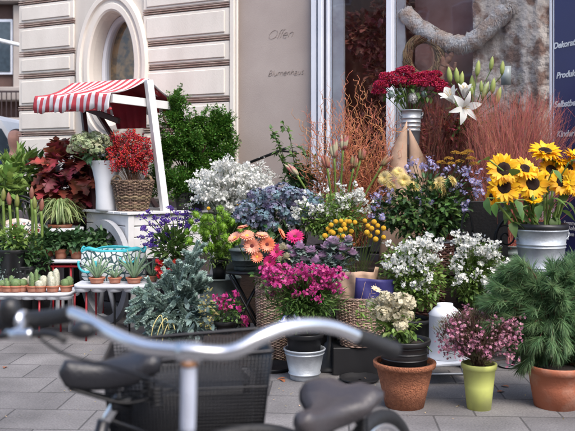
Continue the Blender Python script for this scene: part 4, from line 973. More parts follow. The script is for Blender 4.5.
# upturned zinc tub with a santini pot
c = np.array([XX(220, 6.0), 6.0, 0]); bucket('zinc_tub', 'wide dull zinc tub behind the blue fir, holding up the lime santini', c, .135, .155, ZZ(277, 6.0), zincd, lugs=False)
c = np.array([XX(219.5, 6.0), 5.98, ZZ(277, 6.0)-.02]); t = plant('santini', 'lime green pompom santini in a small black pot on the zinc tub', 'flowers', c); pot(c, .045, .058, .155, blackp, t)
POM = []
for _ in range(2):
    b = MB(); V, F = sphere((0, 0, 0), .62, 10, 7); b.add(V, F); dd = rdir(90); b.stamp(t_leaf(.5, .2, 2, .1, .2), basisY(dd), dd*.55); POM.append(b.tmpl())
pc = [(190, 222), (197, 214), (203, 226), (212, 218), (219, 210), (224, 226), (216, 232), (205, 238), (211, 245), (222, 242), (229, 248), (234, 256), (221, 254), (200, 233), (226, 236), (232, 222), (187, 232), (208, 230), (219, 224), (199, 246), (236, 240), (240, 231), (190, 240), (213, 238), (243, 224), (206, 218), (226, 216), (248, 230), (208, 232), (214, 226), (219, 218), (203, 219), (226, 224), (212, 250), (226, 248), (196, 228), (217, 245), (205, 248), (230, 240), (222, 230)]
tips = [P(x, y, 5.9)+[0, rng.uniform(-.1, .12), 0] for x, y in pc]; stemmed(t, c+[0, 0, .14], tips, g_stem, r=.002)
for q in tips: b = MB(); heads(b, np.array([q]), np.array([[0, 0, 1.]]), POM, .037, .2); b.build('flower', p_lime, t)
fol(t, P(218, 254, 5.97), (.13, .09, .10), 520, L_long, .032, g_light, up=.7, inner=.1)

# white gypsophila
c = np.array([XX(232, 6.45), 6.42, 0]); t = plant('gypsophila', 'big airy cloud of white gypsophila against the corner of the wall', 'flowers', c); pot(c, .11, .14, ZZ(246, 6.42), zincd, t)
b = MB(); lb = MB(); tips = []
for _ in range(170):
    a = rng.uniform(0, 2*math.pi); r = rng.random()**.5; px, py = 231+38*r*math.cos(a), 187+25*r*math.sin(a)
    if px < 215 and py < 172: continue
    q = P(px, py, 6.3)+[0, rng.uniform(-.2, .15), 0]; tips.append(q); n = 46
    heads(b, q+rng.normal(0, 1, (n, 3))*[.024, .024, .014], rdir(n, -.2), F5, .0115)
for px, py in ((262, 163), (268, 170), (257, 169), (273, 175), (265, 178), (190, 205), (228, 158)):
    q = P(px, py, 6.3); tips.append(q); n = 40; heads(b, q+rng.normal(0, .016, (n, 3)), rdir(n, -.2), F5c, .0088)
b.build('blossom', [p_white, p_cream], t)['kind'] = 'stuff'; stemmed(t, c+[0, 0, ZZ(246, 6.4)-.03], tips, g_stem, r=.0015, n=6)
fol(t, P(236, 213, 6.35), (.2, .13, .09), 160, L_small, .02, g_grey)
for (px, py) in ((208.5, 208.5), (238.5, 205.5)):
    q = P(px, py, 6.1); cc = np.array([XX(220, 6.1), 6.13, 0]); tt_ = plant('billy_button', 'single yellow billy button ball %s' % ('above the lime santini on the left' if px < 220 else 'just below the white gypsophila'), 'flower', q-[0, 0, .25]); MB().add(*sphere(q, .015, 12, 8)).build('flower', p_ball, tt_); MB().add(*tube(spline([q, q-[0, 0, .12], P(222, 250, 6.1)], 8), .0022, 5)).build('stem', g_stem, tt_)

# ---- dark staging bench behind the middle
t = thing('display_bench', 'dark wooden staging bench hidden behind the middle flowers', 'bench', (.75, 6.15, 0)); m = MB()
ua = math.atan2(U[1], U[0])*.75
bc = np.array([.75, 6.08, 0])
def bb(a0, a1, o0, o1, z0, z1):
    ca, sa = math.cos(ua), math.sin(ua); cx, cy = (a0+a1)/2, (o0+o1)/2; m.add(*box(bc+[ca*cx-sa*cy, sa*cx+ca*cy, (z0+z1)/2], (a1-a0, o1-o0, z1-z0), ua, .004))
for k in range(4): bb(-1.15, 1.12, -.24+k*.13, -.24+k*.13+.12, .585, .615)
m.build('top', dwood, t, smooth=False); m = MB(); bb(-1.12, 1.10, -.22, -.19, .15, .56); m.build('front_board', dwood, t, smooth=False)
for a in (-1.08, 1.05):
    for o in (-.18, .22): m = MB(); bb(a-.03, a+.03, o-.03, o+.03, 0, .584); m.build('leg', dwood, t, smooth=False)
BT = .616
# blue hydrangea
c = np.array([XX(276, 6.1), 6.2, BT]); t = plant('blue_hydrangea', 'wide blue and mauve hydrangea behind the peach gerberas', 'flowers', c); pot(c, .11, .14, .17, zincd, t)
hp = [(246, 208), (252, 222), (262, 203), (264, 216), (272, 194), (276, 208), (284, 200), (288, 214), (292, 194), (298, 206), (304, 197), (309, 212), (257, 196), (270, 226), (282, 190), (314, 204), (240, 218), (296, 220)]
for x, y in hp:
    q = P(x, y, 6.0)+[0, rng.uniform(-.1, .1), 0]; b = MB(); p, d = cloud(q, (.078, .07, .062), 120, .8, .1, -.5); heads(b, p, d, F4, .0145, .2, .3); b.build('flower_head', [p_hydb, g_mid], t)
fol(t, P(276, 222, 6.08), (.28, .16, .13), 150, L_ser, .085, g_dark, inner=.3)
stemmed(t, c+[0, 0, .15], [P(x, y, 6.05) for x, y in hp], g_stem, r=.004)
# leafy branches with berries by the handrail
c = np.array([XX(300, 6.55), 6.68, 0]); bucket('zinc_bucket', 'tall zinc bucket behind the blue hydrangea with leafy branches', c, .11, .15, .70, zincd, lugs=False)
t = plant('leafy_branches', 'loose green leafy branches standing in front of the grey-brown wall', 'branches', c+[0, 0, .3])
b = MB(); sb = MB()
for px, py in ((270, 128), (275, 138), (283, 124), (290, 150), (282, 160), (295, 165), (301, 148), (308, 175), (289, 172), (315, 160), (276, 150), (305, 185)):
    q = P(px, py, 6.55); r0 = c+[rng.normal(0, .03), rng.normal(0, .03), .45]; p = spline([r0, (r0+q)/2+[.05, 0, .08], q+[.06, 0, -.12], q], 16); sb.add(*tube(p, np.linspace(.005, .002, 16), 5))
    n = 34; i = rng.integers(6, 16, n); leaves(b, p[i]+rng.normal(0, .008, (n, 3)), rdir(n), L_oval, .042, .35, None, .4, .2)
b.build('foliage', g_mid, t); sb.build('branch', g_stemd, t)
b = MB(); q = cloud(P(300, 178, 6.5), (.14, .08, .13), 160, .2)[0]; leaves(b, q, rdir(160), L_oval, .065, .3, None, .2); b.build('foliage', g_dark, t)
# big amaryllis buds
c = np.array([XX(338, 6.25), 6.3, BT]); bucket('zinc_bucket', 'dark zinc bucket behind the white bellflowers with the red amaryllis', c, .085, .105, .22, zincd, lugs=False)
for i, (px, py, dx, l, lab) in enumerate(((334, 158, -.12, .17, 'tall half-open amaryllis bud with pale green and pink petals'), (343, 150, .1, .14, 'highest greenish amaryllis bud among the orange twigs'), (327, 168, -.25, .12, 'dark red amaryllis bud left among the orange twigs'), (353, 168, .1, .12, 'dark red amaryllis bud right of the pale one'), (382, 166, .75, .13, 'amaryllis bud leaning far right towards the kraft paper'), (297, 175, -.9, .14, 'pink-tipped bud leaning far left over the blue hydrangea'), (361, 160, .2, .12, 'slim upright amaryllis bud right of the middle'))):
    q = P(px, py, 6.2)+[0, rng.uniform(-.05, .05), 0]; r0 = c+[dx*.12, 0, .16]; t = plant('cut_amaryllis', lab, 'flower', r0, 'cut amaryllis stems in the middle')
    dr = nrm(np.array([dx, -.1, 1])); pt = spline([r0, r0*.5+q*.5+[-dx*.05, 0, 0], q], 10); MB().add(*tube(pt, .0085, 8)).build('stem', g_light, t)
    for k in range(5):
        a = k/5*6.28; o = np.array([math.cos(a), math.sin(a)*.8, 0])*.013; MB().add(*bud(q+o, .0145, l*.9*rng.uniform(.7, 1), nrm(dr+o*10))).build('petal', [p_dusk, leafm('bud_pale%d%d' % (i, k), (.52, .50, .33), col2=(.50, .18, .16), contrast=(.45, .55))][int(i in (0, 1, 5))], t)
# white bellflowers in the middle
def white_plant(base, lab, spots, d, fr_, frr, nf, lf=g_light, fs=.0105, potk=None, name='white_bellflower', per=13, grp=None):
    t = plant(name, lab, 'flowers', base, grp)
    if potk: pot(base, *potk[:3], potk[3], t)
    ztop = base[2]+potk[2] if potk else base[2]
    bs = []; tips = []
    for (x, y, rx, ry, n) in spots:
        for _ in range(n):
            q = P(x+rng.normal(0, rx), y+rng.normal(0, ry), d)+[0, rng.uniform(-.12, .08), 0]; tips.append(q)
            bs.append(q)
    for q in bs[:96]:
        b = MB(); heads(b, q+rng.normal(0, .012, (per, 3)), nrm(rdir(per, -.1)+np.array([0, -.5, .1])), F5, fs); b.build('flower', [p_white, p_lemon], t)
    if len(bs) > 96:
        b = MB()
        for q in bs[96:]: heads(b, q+rng.normal(0, .012, (per, 3)), nrm(rdir(per, -.1)+np.array([0, -.5, .1])), F5, fs)
        b.build('flowers', [p_white, p_lemon], t)['kind'] = 'stuff'
    stemmed(t, np.array(base)+[0, 0, (potk[2]-.02 if potk else 0)], tips, g_stem, r=.0018)
    fol(t, fr_-np.array([0, .05, 0]), frr, nf, L_oval, .032, lf, up=.35, inner=.35); return t
c = np.array([XX(333, 5.95), 6.0, BT])
white_plant(c, 'white bellflowers with bright green leaves in front of the orange twigs', [(345, 198, 8, 6, 30), (322, 206, 10, 6, 26), (300, 214, 7, 6, 16), (363, 205, 5, 6, 14), (335, 215, 14, 8, 24)], 5.95, P(330, 218, 5.98), (.27, .13, .17), 1500, potk=(.10, .14, .16, blackp))
# orange corkscrew willow
c = np.array([XX(352, 6.5), 6.6, 0]); bucket('zinc_bucket', 'tall zinc bucket holding the orange twigs, hidden by flowers', c, .12, .16, .72, zincd, lugs=False)
t = plant('corkscrew_willow', 'bundle of orange twisted corkscrew willow twigs in front of the shop window', 'branches', c+[0, 0, .3]); b = MB()
def wiggle(a, d, l, r, n=18, amp=.018, fr=3.0):
    d = nrm(np.array(d)); x = nrm(np.cross(d, [0, 1, .2])); y = np.cross(d, x); ph = rng.uniform(0, 6.28, 4); s = np.linspace(0, 1, n)
    f = fr*l/.4; p = a+d*s[:, None]*l+x*(amp*(np.sin(s*6.28*f+ph[0])-math.sin(ph[0])+.5*np.sin(s*6.28*f*2.1+ph[1])-.5*math.sin(ph[1])))[:, None]+y*(amp*(np.sin(s*6.28*f*.8+ph[2])-math.sin(ph[2])))[:, None]
    p[:, 2] -= 0; return p
wtips = [(rng.uniform(298, 402), 0) for _ in range(120)]
for k, (px, _) in enumerate(wtips):
    top = {0: 72, 1: 75, 2: 80}.get(k, None); x = px
    if top is None: top = 86+abs(px-355)*.5+rng.uniform(0, 75)
    else: x = (345, 356, 365)[k]
    q = P(x, top, rng.uniform(6.12, 6.55)); a = c+[rng.normal(0, .05), rng.normal(0, .04), .62]
    l = np.linalg.norm(q-a); p = wiggle(a, q-a, l, .004, int(14+l*22), .016, 2.6); b.add(*tube(p, np.linspace(.0042, .0012, len(p)), 5))
    for _ in range(6):
        i = rng.integers(len(p)//3, len(p)-2); dr = nrm((q-a)*.6+rng.normal(0, .35, 3)); p2 = wiggle(p[i], dr, rng.uniform(.1, .28), .002, 16, .011, 3.5); b.add(*tube(p2, np.linspace(.0026, .001, 16), 4))
b.build('twigs', willow, t)
# kraft paper wrap, standing
def sheet_grid(f, nx, nz, m): 
    V = [f(i/nx, j/nz) for i in range(nx+1) for j in range(nz+1)]; m.add(V, [(i*(nz+1)+j, (i+1)*(nz+1)+j, (i+1)*(nz+1)+j+1, i*(nz+1)+j+1) for i in range(nx) for j in range(nz)])
c = P(405, 240, 6.25); t = thing('paper_wrap', 'tall folded kraft paper wrap behind the chrysanthemums', 'paper', (c[0], 6.25, BT)); m = MB()
K = [P(385, 206, 6.3), P(398, 262, 6.2), P(430, 262, 6.2), P(425, 163, 6.2), P(409, 121, 6.3), P(403, 124, 6.25)]
a0, a1, b0, b1 = P(378, 262, 6.2), P(391, 150, 6.30), P(408, 258, 6.14), P(407, 120, 6.26)
sheet_grid(lambda u, v: (a0*(1-u)+b0*u)*(1-v)+(a1*(1-u)+b1*u)*v+np.array([0, -.04*math.sin(u*3.1)-.01*math.sin(v*9+u*5), 0]), 10, 12, m)
a0, a1, b0, b1 = P(408.5, 258, 6.18), P(409, 128, 6.28), P(432, 255, 6.25), P(427, 163, 6.3)
sheet_grid(lambda u, v: (a0*(1-u)+b0*u)*(1-v)+(a1*(1-u)+b1*u)*v+np.array([0, -.035*math.sin(u*3.1)-.01*math.sin(v*8+u*5), 0]), 10, 12, m)
o = m.build('sheet', kraft, t); md = o.modifiers.new('t', 'SOLIDIFY'); md.thickness = .002
# stool + zinc bucket with red sedum
d = 6.45; zb = ZZ(162, d); c = np.array([XX(411, d), d, 0]); t = thing('plant_stand', 'dark tall plant stand under the zinc bucket of crimson sedum', 'stand', c)
MB().add(*lathe(c+[0, 0, zb-.03], [(.13, 0), (.13, .028)], 24, cap1=True)).build('top', dwood, t)
for k in range(4): a = k*1.57+.8; MB().add(*tube([c+[math.cos(a)*.08, math.sin(a)*.08, zb-.031], c+[math.cos(a)*.13, math.sin(a)*.13, 0]], .013, 6)).build('leg', dwood, t)
bucket('zinc_bucket', 'ribbed zinc bucket with crimson sedum in front of the window', (c[0], c[1], zb), .058, .083, ZZ(110, d)-zb, galv, (.6, .68, .76, .84))
t = plant('sedum', 'crimson sedum heads and grey thistle in the zinc bucket by the straw wreath', 'flowers', (c[0], c[1], zb+.2)); tips = []
for px, py in ((380, 86), (386, 78), (394, 76), (402, 72), (410, 78), (420, 76), (427, 74), (434, 80), (440, 84), (398, 82), (415, 84), (429, 85), (407, 70), (436, 74), (389, 83), (378, 92), (384, 84), (404, 85), (422, 82), (442, 90)):
    q = P(px, py, d-.05)+[0, rng.uniform(-.08, .08), 0]; tips.append(q); b = MB(); n = 260; p, dd = cloud(q, (.062, .055, .036), n, .75, .15, -.4); heads(b, p, dd, F5c, .0105); b.build('flower_head', [p_sedum, p_pink], t)
stemmed(t, (c[0], c[1], zb+.3), tips, g_stem, r=.004)
for px, py, r in ((413, 98, .045), (391, 94, .03), (424, 94, .028)):
    q = P(px, py, d-.1); b = MB(); dd = rdir(260); b.add(*sphere(q, r*.8, 14, 10)); b.stamp(t_leaf(.4, .16, 2, .1, .2), basisY(dd+.3*rdir(260))*r, q+dd*r*.72); b.build('thistle', [g_grey, mat('thistle_grey', (.42, .42, .40), .9, ns=60)][px == 413], t)
fol(t, P(410, 92, d), (.22, .1, .07), 130, L_oval, .05, g_mid, inner=.2)
# white lily with buds
c = np.array([XX(472, 6.35), 6.4, 0]); bucket('zinc_bucket', 'zinc bucket hidden behind the chrysanthemums with the white lily', c, .12, .15, .75, zincd, lugs=False)
t = plant('lily', 'white lily stems with two open blooms and many green buds', 'flowers', c+[0, 0, .5])
def lily_bloom(q, dr, s, open_=.6):
    b = MB(); Bm = basisZ(np.array([dr], float))[0]
    for k in range(6):
        a = k/6*6.28; ca, sa = math.cos(a), math.sin(a); V = []; n = 8
        for i in range(n+1):
            u = i/n; rr_ = s*(.05+open_*u**1.5*1.0); z = s*(.95*u-.55*open_*u**3); wd = s*(.23 if k % 2 else .17)*math.sin(math.pi*min(1, u*.9+.06))
            for sg in (-1, 0, 1): V.append((ca*rr_-sa*wd*sg, sa*rr_+ca*wd*sg, z+abs(sg)*.03*s))
        F = [(i*3+j, i*3+j+1, i*3+3+j+1, i*3+3+j) for i in range(n) for j in range(2)]; b.add(np.array(V)@Bm.T+q, F, 0)
    for k in range(6): a = k*1.05+.3; e = np.array([math.cos(a)*.16, math.sin(a)*.16, .75])*s; b.add(*tube(np.array([[0, 0, .1*s], e])@Bm.T+q, .0016, 4), mi=1)
    return b.build('bloom', [p_white, p_mustard], t)
lily_bloom(P(463, 108, 6.0), nrm([.12, -1, -.05]), .125, 1.0); lily_bloom(P(454, 103, 6.08), nrm([-.5, -.45, .7]), .16, .45); lily_bloom(P(464, 98, 6.15), nrm([.0, -.4, .85]), .14, .38)
stp = []
for px, py, l, r, lx in ((449, 76, .11, .017, -.15), (456, 77, .11, .017, -.1), (462, 80, .11, .017, .1), (478, 69, .11, .017, .1), (492, 64, .10, .015, .12), (474, 84, .12, .018, -.05), (484, 92, .13, .019, .35), (490, 88, .11, .017, .12), (497, 97, .12, .018, .22), (500, 70, .10, .015, .05), (470, 92, .08, .015, -.1), (479, 88, .08, .012, 0)):
    q = P(px, py, 6.25)+[0, rng.uniform(-.08, .08), 0]; stp.append(q-nrm([lx, 0, 1])*l*.5); MB().add(*bud(q-nrm([lx, 0, 1])*l*.5, r*1.3, l*1.15, (lx, -.1, 1))).build('bud', leafm('lily_bud_%d_%d' % (px, py), (.42, .50, .16) if px != 484 else (.62, .66, .42), col2=(.30, .40, .12)), t)
jn = P(472, 125, 6.3); stemmed(t, jn, stp+[P(462, 112, 6.15), P(452, 105, 6.2)], g_stem, r=.004, jit=.003); MB().add(*tube([jn, c+[0, 0, .6]], .007, 7)).build('stem', g_stem, t)
fol(t, P(470, 125, 6.3), (.15, .1, .2), 60, L_long, .12, g_mid, up=.4)
# red dyed grass, right, and darker dried grass in the middle
def grass(t, c, spots, n, r, m, d, name='grass', curve=.06):
    b = MB()
    for _ in range(n):
        x0, x1, y0, y1 = spots; px = rng.uniform(x0, x1); mid = (x0+x1)/2; top = y0+(y1-y0)*(rng.random()**1.15)+abs(px-mid)**2/(x1-x0)*.35
        q = P(px, top, d)+[0, rng.normal(0, .1), 0]; a = c+[rng.normal(0, .05), rng.normal(0, .03), 0]; cv = np.array([rng.normal(0, curve), rng.normal(0, .03), rng.uniform(0, .08)])
        p = spline([a, a*.5+q*.5+cv, q], 8); b.add(*tube(p, np.linspace(r*1.3, r*.6, 8), 3, cap=False))
        for _ in range(3):
            i = rng.integers(3, 7); p2 = [p[i], p[i]+(p[min(i+1, 7)]-p[i-1])*.5+rng.normal(0, .022, 3)]; b.add(*tube(p2, r*.55, 3, cap=False))
    return b.build(name, m, t)
c = np.array([XX(508, 6.0), 5.95, BT]); bucket('zinc_bucket', 'dull bucket behind the sunflowers holding the red dyed grass', c, .07, .09, .16, zincd, lugs=False)
t = plant('red_grass', 'big fan of fine red dyed grass behind the sunflowers', 'grass', c+[0, 0, .5]); grass(t, c+[0, 0, .14], (466, 562, 90, 172), 900, .0012, redgrass, 6.0); grass(t, c+[0, 0, .14], (480, 585, 105, 170), 260, .0012, redgrass, 5.95, 'grass', .12)
c = np.array([XX(443, 6.32), 6.34, 0]); bucket('zinc_bucket', 'dull bucket behind the yellow chrysanthemums holding the brown-red dried grass', c, .1, .13, .74, zincd, lugs=False)
t = plant('dried_grass', 'brown-red dried grass and seed heads behind the chrysanthemums', 'grass', c+[0, 0, .5]); drg = mat('dried_brown_grass', (.26, .075, .05), .8, island=.5, col2=(.14, .05, .035)); grass(t, c+[0, 0, .7], (425, 480, 98, 165), 380, .0015, drg, 6.25)
fol(t, P(452, 128, 6.25), (.2, .1, .2), 420, L_long, .05, redleaf, up=.6, inner=.1)

# ------------------------------------------------------------------ window display
t = thing('straw_wreath', 'round straw wreath hanging inside the shop window', 'wreath', WS(s_at(418), 0, -.2)); wc = WS(s_at(419), ZZ(57, wdist(419)+.1), -.13); m = MB(); rw, tw = .145, .042
for k in range(420):
    a = rng.uniform(0, 6.28); ph = rng.uniform(0, 6.28); l = rng.uniform(.25, .6); pts = []
    for u in np.linspace(0, l, 6): pts.append(wc+U*math.cos(a+u)*(rw+tw*math.cos(ph+u*1.5))+np.array([0, 0, 1])*math.sin(a+u)*(rw*1.15+tw*math.cos(ph+u*1.5))+NO*tw*math.sin(ph+u*1.5))
    m.add(*tube(pts, .004, 4))
aa = np.linspace(0, 6.2832, 40); m.add(*tube([wc+U*math.cos(a)*rw+np.array([0, 0, 1])*math.sin(a)*rw*1.15 for a in aa], tw*.9, 10)); m.build('straw', straw, t)
t = thing('birch_bark_panel', 'rough pale birch bark board standing in the right of the window', 'bark', WS(s_at(512), .94, -.4)); m = MB()
s0_, s1_ = s_at(468)+.0, s_at(549)-.02
sheet_grid(lambda u, v: WS(s0_+(s1_-s0_)*u, .93+2.3*v, -.20+.02*math.sin(u*9+v*3)+.015*math.sin(v*17+u*4)+.01*math.sin(u*31)+rng.normal(0, .006)), 40, 60, m); m.build('bark', bark, t)

t = thing('white_fleece', 'white and beige fleece garland draped across the top of the window', 'garland', WS(s_at(450), 2.2, -.2)); m = MB()
pts = spline([WS(s_at(px), ZZ(py, wdist(px)+.1), -.15) for px, py in ((400, 12), (416, 27), (432, 37), (448, 43), (464, 42), (478, 33), (492, 20), (504, 8))], 26)
V, F = tube(pts, .075+.006*np.sin(np.arange(26)*1.7), 14); V = V+rng.normal(0, .006, V.shape); m.add(V, F)
n = 5000; i = rng.integers(0, 26, n); dd = rdir(n); m.stamp(t_leaf(1, .22, 2, .9, .1), basisY(nrm(dd+[0, 0, -.5]))*.038, pts[i]+dd*.055); m.build('fleece', fur, t)
t = thing('driftwood_piece', 'orange-brown gnarled driftwood piece in the window above the lily', 'driftwood', WS(s_at(440), 1.9, -.2)); m = MB()
for pl_, r in ((((436, 80), (439, 66), (437, 54)), .035), (((439, 66), (446, 58), (449, 52)), .03), (((437, 78), (431, 66), (430, 52), (426, 44)), .024), (((442, 64), (450, 70), (452, 62)), .018)):
    q = spline([WS(s_at(x), ZZ(y, wdist(x)+.1), -.12) for x, y in pl_], 10); m.add(*tube(q, r*(1+.2*np.sin(np.arange(10)*2.1))*np.linspace(1, .6, 10), 9))
m.build('wood', drift, t)
t = thing('sticker', 'small translucent grey square sticker on the window pane above the lily', 'sticker', WS(s_at(505), ZZ(75, 6.5), -.045)); m = MB(); m.add(*wbox(s_at(500), s_at(510), ZZ(84, 6.5), ZZ(65, 6.5), -.049, -.045)); sg_ = mat('sticker_grey', (.40, .45, .44), .3); m.build('face', sg_, t)
t = plant('red_reflection_branches', 'dark red leafy branches standing in for a reflection in the left shop window', 'branches', WS(s_at(362), .93, -.9)); b = MB()  # leaves put behind the glass to stand for reflected red foliage
for k in range(16):
    cc = WS(s_at(rng.uniform(343, 384)), rng.uniform(1.0, 3.1), -rng.uniform(.22, .36)); p, d_ = cloud(cc, (.18, .10, .22), 240, .2); leaves(b, p, d_, L_ser, .07, .4, None, -.1)
b.build('foliage', leafm('dried_oxblood', (.50, .17, .11), island=.5, trans=.3, col2=(.30, .10, .07)), t); stemmed(t, WS(s_at(362), .93, -.9), [WS(s_at(rng.uniform(342, 388)), rng.uniform(1.2, 3), -.8) for _ in range(24)], brownst, r=.006)
t = plant('red_reflection_branches', 'brown-red foliage standing in for a reflection low in the right shop window', 'branches', WS(s_at(440), .93, -.35)); b = MB()  # russet leaves added inside to imitate the reddish reflection in the lower pane
for k in range(14):
    cc = WS(s_at(rng.uniform(400, 545)), rng.uniform(1.1, 1.85), -rng.uniform(.2, .26)); p, d_ = cloud(cc, (.16, .08, .14), 200, .2); leaves(b, p, d_, L_long, .07, .4, None, .3)
b.build('foliage', leafm('dried_russet', (.52, .17, .12), island=.5, trans=.2), t)

# ------------------------------------------------------------------ middle and front rows
# folding table with zinc pot and gerberas
d = 5.75; zt = ZZ(270, d); c = np.array([XX(247, d), d, 0]); t = thing('folding_table', 'small black folding table with crossed legs behind the pink dianthus pots', 'table', c)
MB().add(*lathe(c+[0, 0, zt-.02], [(.15, 0), (.155, .008), (.15, .019)], 30, cap1=True)).build('top', blackm, t)
for sy in (-1, 1):
    for sx in (-1, 1): MB().add(*tube([c+[sx*.12, sy*.09, zt-.021], c+[-sx*.19, sy*.11+sx*.014, 0.005]], .010, 6)).build('leg', blackm, t)
c = np.array([XX(245, d), d, zt]); bucket('zinc_pot', 'dark weathered zinc pot on the black folding table under the gerberas', c, .080, .112, .15, mat('zinc_dark', (.075, .10, .10), .55, col2=(.05, .065, .065), ns=14, metal=.3, bump=.3), (.5,), lugs=False)
# gerberas
GER = lambda: t_flower(18, .12, 1, .34, .35, .25, 3, rows=2, cr=.26, pw=.75)
c = np.array([XX(250, 5.7), 5.75, zt+.03])
for i, (px, py, r, dr, mm, lab) in enumerate((
        (235, 238, .042, (-.5, -.5, .8), p_peach, 'peach gerbera furthest left above the zinc pot'), (247, 236, .042, (0, -.6, .8), p_peach, 'peach gerbera facing up, second from the left'),
        (252, 246, .048, (-.1, -1, .15), p_peach, 'pale peach gerbera facing the street with a dark eye'), (267, 244.5, .046, (.1, -1, .2), p_coral, 'coral orange gerbera facing the street'),
        (262, 236, .038, (.1, -.3, .9), p_peach, 'peach gerbera seen edge-on behind the coral one'), (281, 234, .036, (.9, -.2, .5), p_coral, 'coral gerbera leaning to the right in profile'),
        (257, 257, .035, (0, -.8, .3), p_coral, 'small coral gerbera half hidden below the others'), (243, 228, .034, (-.2, -.1, 1), p_peach, 'topmost peach gerbera above the zinc pot'),
        (295, 237, .05, (.0, -.7, .75), p_hot, 'hot pink gerbera above the grey-purple kale'), (277, 252, .046, (-.2, -.9, .4), p_hot, 'hot pink gerbera low beside the peach ones'), (270, 262, .04, (-.3, -.8, .2), p_hot, 'lowest hot pink gerbera above the wicker basket'))):
    q = P(px, py, 5.45); r0 = c+[(i%4-1.5)*.02, 0, 0] if i < 8 else P(287, 290, 5.4); t = plant('gerbera', lab, 'flower', r0, 'gerberas in the middle'); dr = nrm(np.array(dr, float))
    b = MB(); b.stamp(GER(), basisZ(dr[None])*r*1.32, q[None]); b.build('flower_head', [mm, c_dkred if i in (2, 3, 5, 8, 9, 10) else c_yel], t)
    MB().add(*tube(spline([r0, (r0+q)/2-dr*.05, q-dr*.015], 10), .0035, 6)).build('stem', g_light, t)
# tall wicker basket
c = np.array([XX(272, 5.55), 5.6, .0]); t = thing('wicker_basket', 'narrow tall pale wicker basket behind the magenta dianthus', 'basket', c)
wicker(c, .095, .118, ZZ(278, 5.55), wickp, t, stakes=28, wr=.0045, amp=.0045)
t = plant('dried_bunch', 'green and brown leaves spilling from the narrow tall wicker basket', 'plant', c+[0, 0, .4]); fol(t, c+[.0, -.03, ZZ(276, 5.55)], (.13, .11, .08), 220, L_oval, .05, g_mid, up=.3); stemmed(t, c+[0, 0, .4], [c+[rng.normal(0, .07), rng.normal(0, .05), .66] for _ in range(14)], g_stem)
# magenta dianthus on a zinc bucket
d = 5.1; cb = np.array([XX(304.5, d), d, 0]); bh = ZZ(348, d)
bucket('zinc_bucket', 'small pale zinc bucket with a black pot set in it, nearest the bicycle handlebar', cb, .092, .128, bh, galv, (.2, .85), lugs=False)
c = cb+[0, 0, .06]; t = plant('dianthus', 'large magenta dianthus bush in a black pot standing in the zinc bucket', 'flowers', c); pot(c, .085, .115, bh+.10-.06, blackp, t)
spots = [(rng.normal(302, 17), rng.normal(279, 8)) for _ in range(70)]+[(338+rng.normal(0, 3), 290+rng.normal(0, 4)) for _ in range(5)]+[(rng.uniform(262, 275), rng.uniform(266, 280)) for _ in range(12)]+[(rng.uniform(320, 342), rng.uniform(266, 280)) for _ in range(10)]
tips = []; DI = [t_flower(6, .03, 1, .75, .15, .1, 2, cr=.08) for _ in range(3)]
for x, y in spots:
    q = P(x, max(y, 266+abs(x-302)*.1), 4.95)+[0, rng.uniform(-.08, .14), 0]; tips.append(q); b = MB(); n = 14; heads(b, q+rng.normal(0, 1, (n, 3))*[.018, .014, .010], nrm(rdir(n, .1)+np.array([0, -.7, .2])), DI, .0115); b.build('flower', [p_pink, p_hot], t)
stemmed(t, c+[0, 0, .28], tips, g_stem, r=.0018)
fol(t, P(305, 300, 5.05), (.24, .15, .16), 800, L_thin, .07, g_mid, up=.8, inner=.1, spread=.35); fol(t, P(304, 299, 5.05), (.22, .15, .18), 1700, L_long, .042, g_mid, up=.4, inner=.1)
# crumpled white-blue cloth on the pot rim
t = thing('crumpled_cloth', 'crumpled white and blue cloth lying against the black dianthus pot', 'cloth', P(291, 319, 4.85)); m = MB(); rr1 = rng.uniform(0, 6, 8)
sheet_grid(lambda u, v: P(279+26*u, 322-7*v*math.sin(3.1*u)-1.5*math.sin(u*14+v*5), 4.93)+np.array([0, -.03*math.sin(u*11)+.03*v-.012*math.sin(v*9+u*21), 0]), 22, 12, m)
sbk = m.build('cloth', mat('blue_check', (.72, .74, .82), .8, col2=(.12, .15, .45), ns=34, contrast=(.52, .58)), t); md = sbk.modifiers.new('t', 'SOLIDIFY'); md.thickness = .004
# kale and lisianthus
t = plant('ornamental_kale', 'grey-purple ornamental kale rosettes behind the magenta dianthus', 'flowers', (XX(318, 5.45), 5.5, 0)); c = np.array([XX(318, 5.45), 5.5, 0]); pot(c, .12, .16, ZZ(285, 5.5), blackp, t)
for px, py, r in ((300, 250, .05), (311, 254, .05), (293, 258, .045), (322, 258, .045), (333, 245, .055), (344, 252, .05), (353, 257, .045), (339, 262, .045), (327, 250, .05), (349, 243, .04), (316, 264, .05), (305, 262, .045), (287, 250, .035)):
    q = P(px, py, 5.38)+[0, rng.uniform(-.06, .08), 0]; b = MB(); n = 70; dd = rdir(n, -.2); dd = nrm(dd+[0, -.3, .3]); b.stamp(t_leaf(1, .75, 3, -.25, .35), basisY(dd)*(r*1.35*rng.uniform(.5, 1, n))[:, None, None], np.tile(q, (n, 1)), None)
    b.build('rosette', p_kale, t); b = MB(); n = 20; dd = nrm(rdir(n, -.3)+np.array([0, 0, .0])); b.stamp(t_leaf(1, .7, 3, .2, .35), basisY(dd)*(r*1.25), np.tile(q-[0, 0, .01], (n, 1))); b.build('leaves', g_grey, t)
fol(t, P(320, 268, 5.45), (.24, .12, .09), 300, L_long, .06, g_grey, up=.4)
q = P(283, 250, 5.3); t = plant('ranunculus', 'round greenish white bloom between the pink gerberas', 'flower', q-[0, 0, .2]); b = MB()
for px, py, r in ((283, 247, .034), (287, 256, .03), (280, 258, .022)): q = P(px, py, 5.3); n = 40; dd = rdir(n); b.stamp(t_leaf(1, .9, 3, -.5, .4), basisY(nrm(dd+[0, 0, .5]))*r, q-[0, 0, .01]+dd*r*.12)
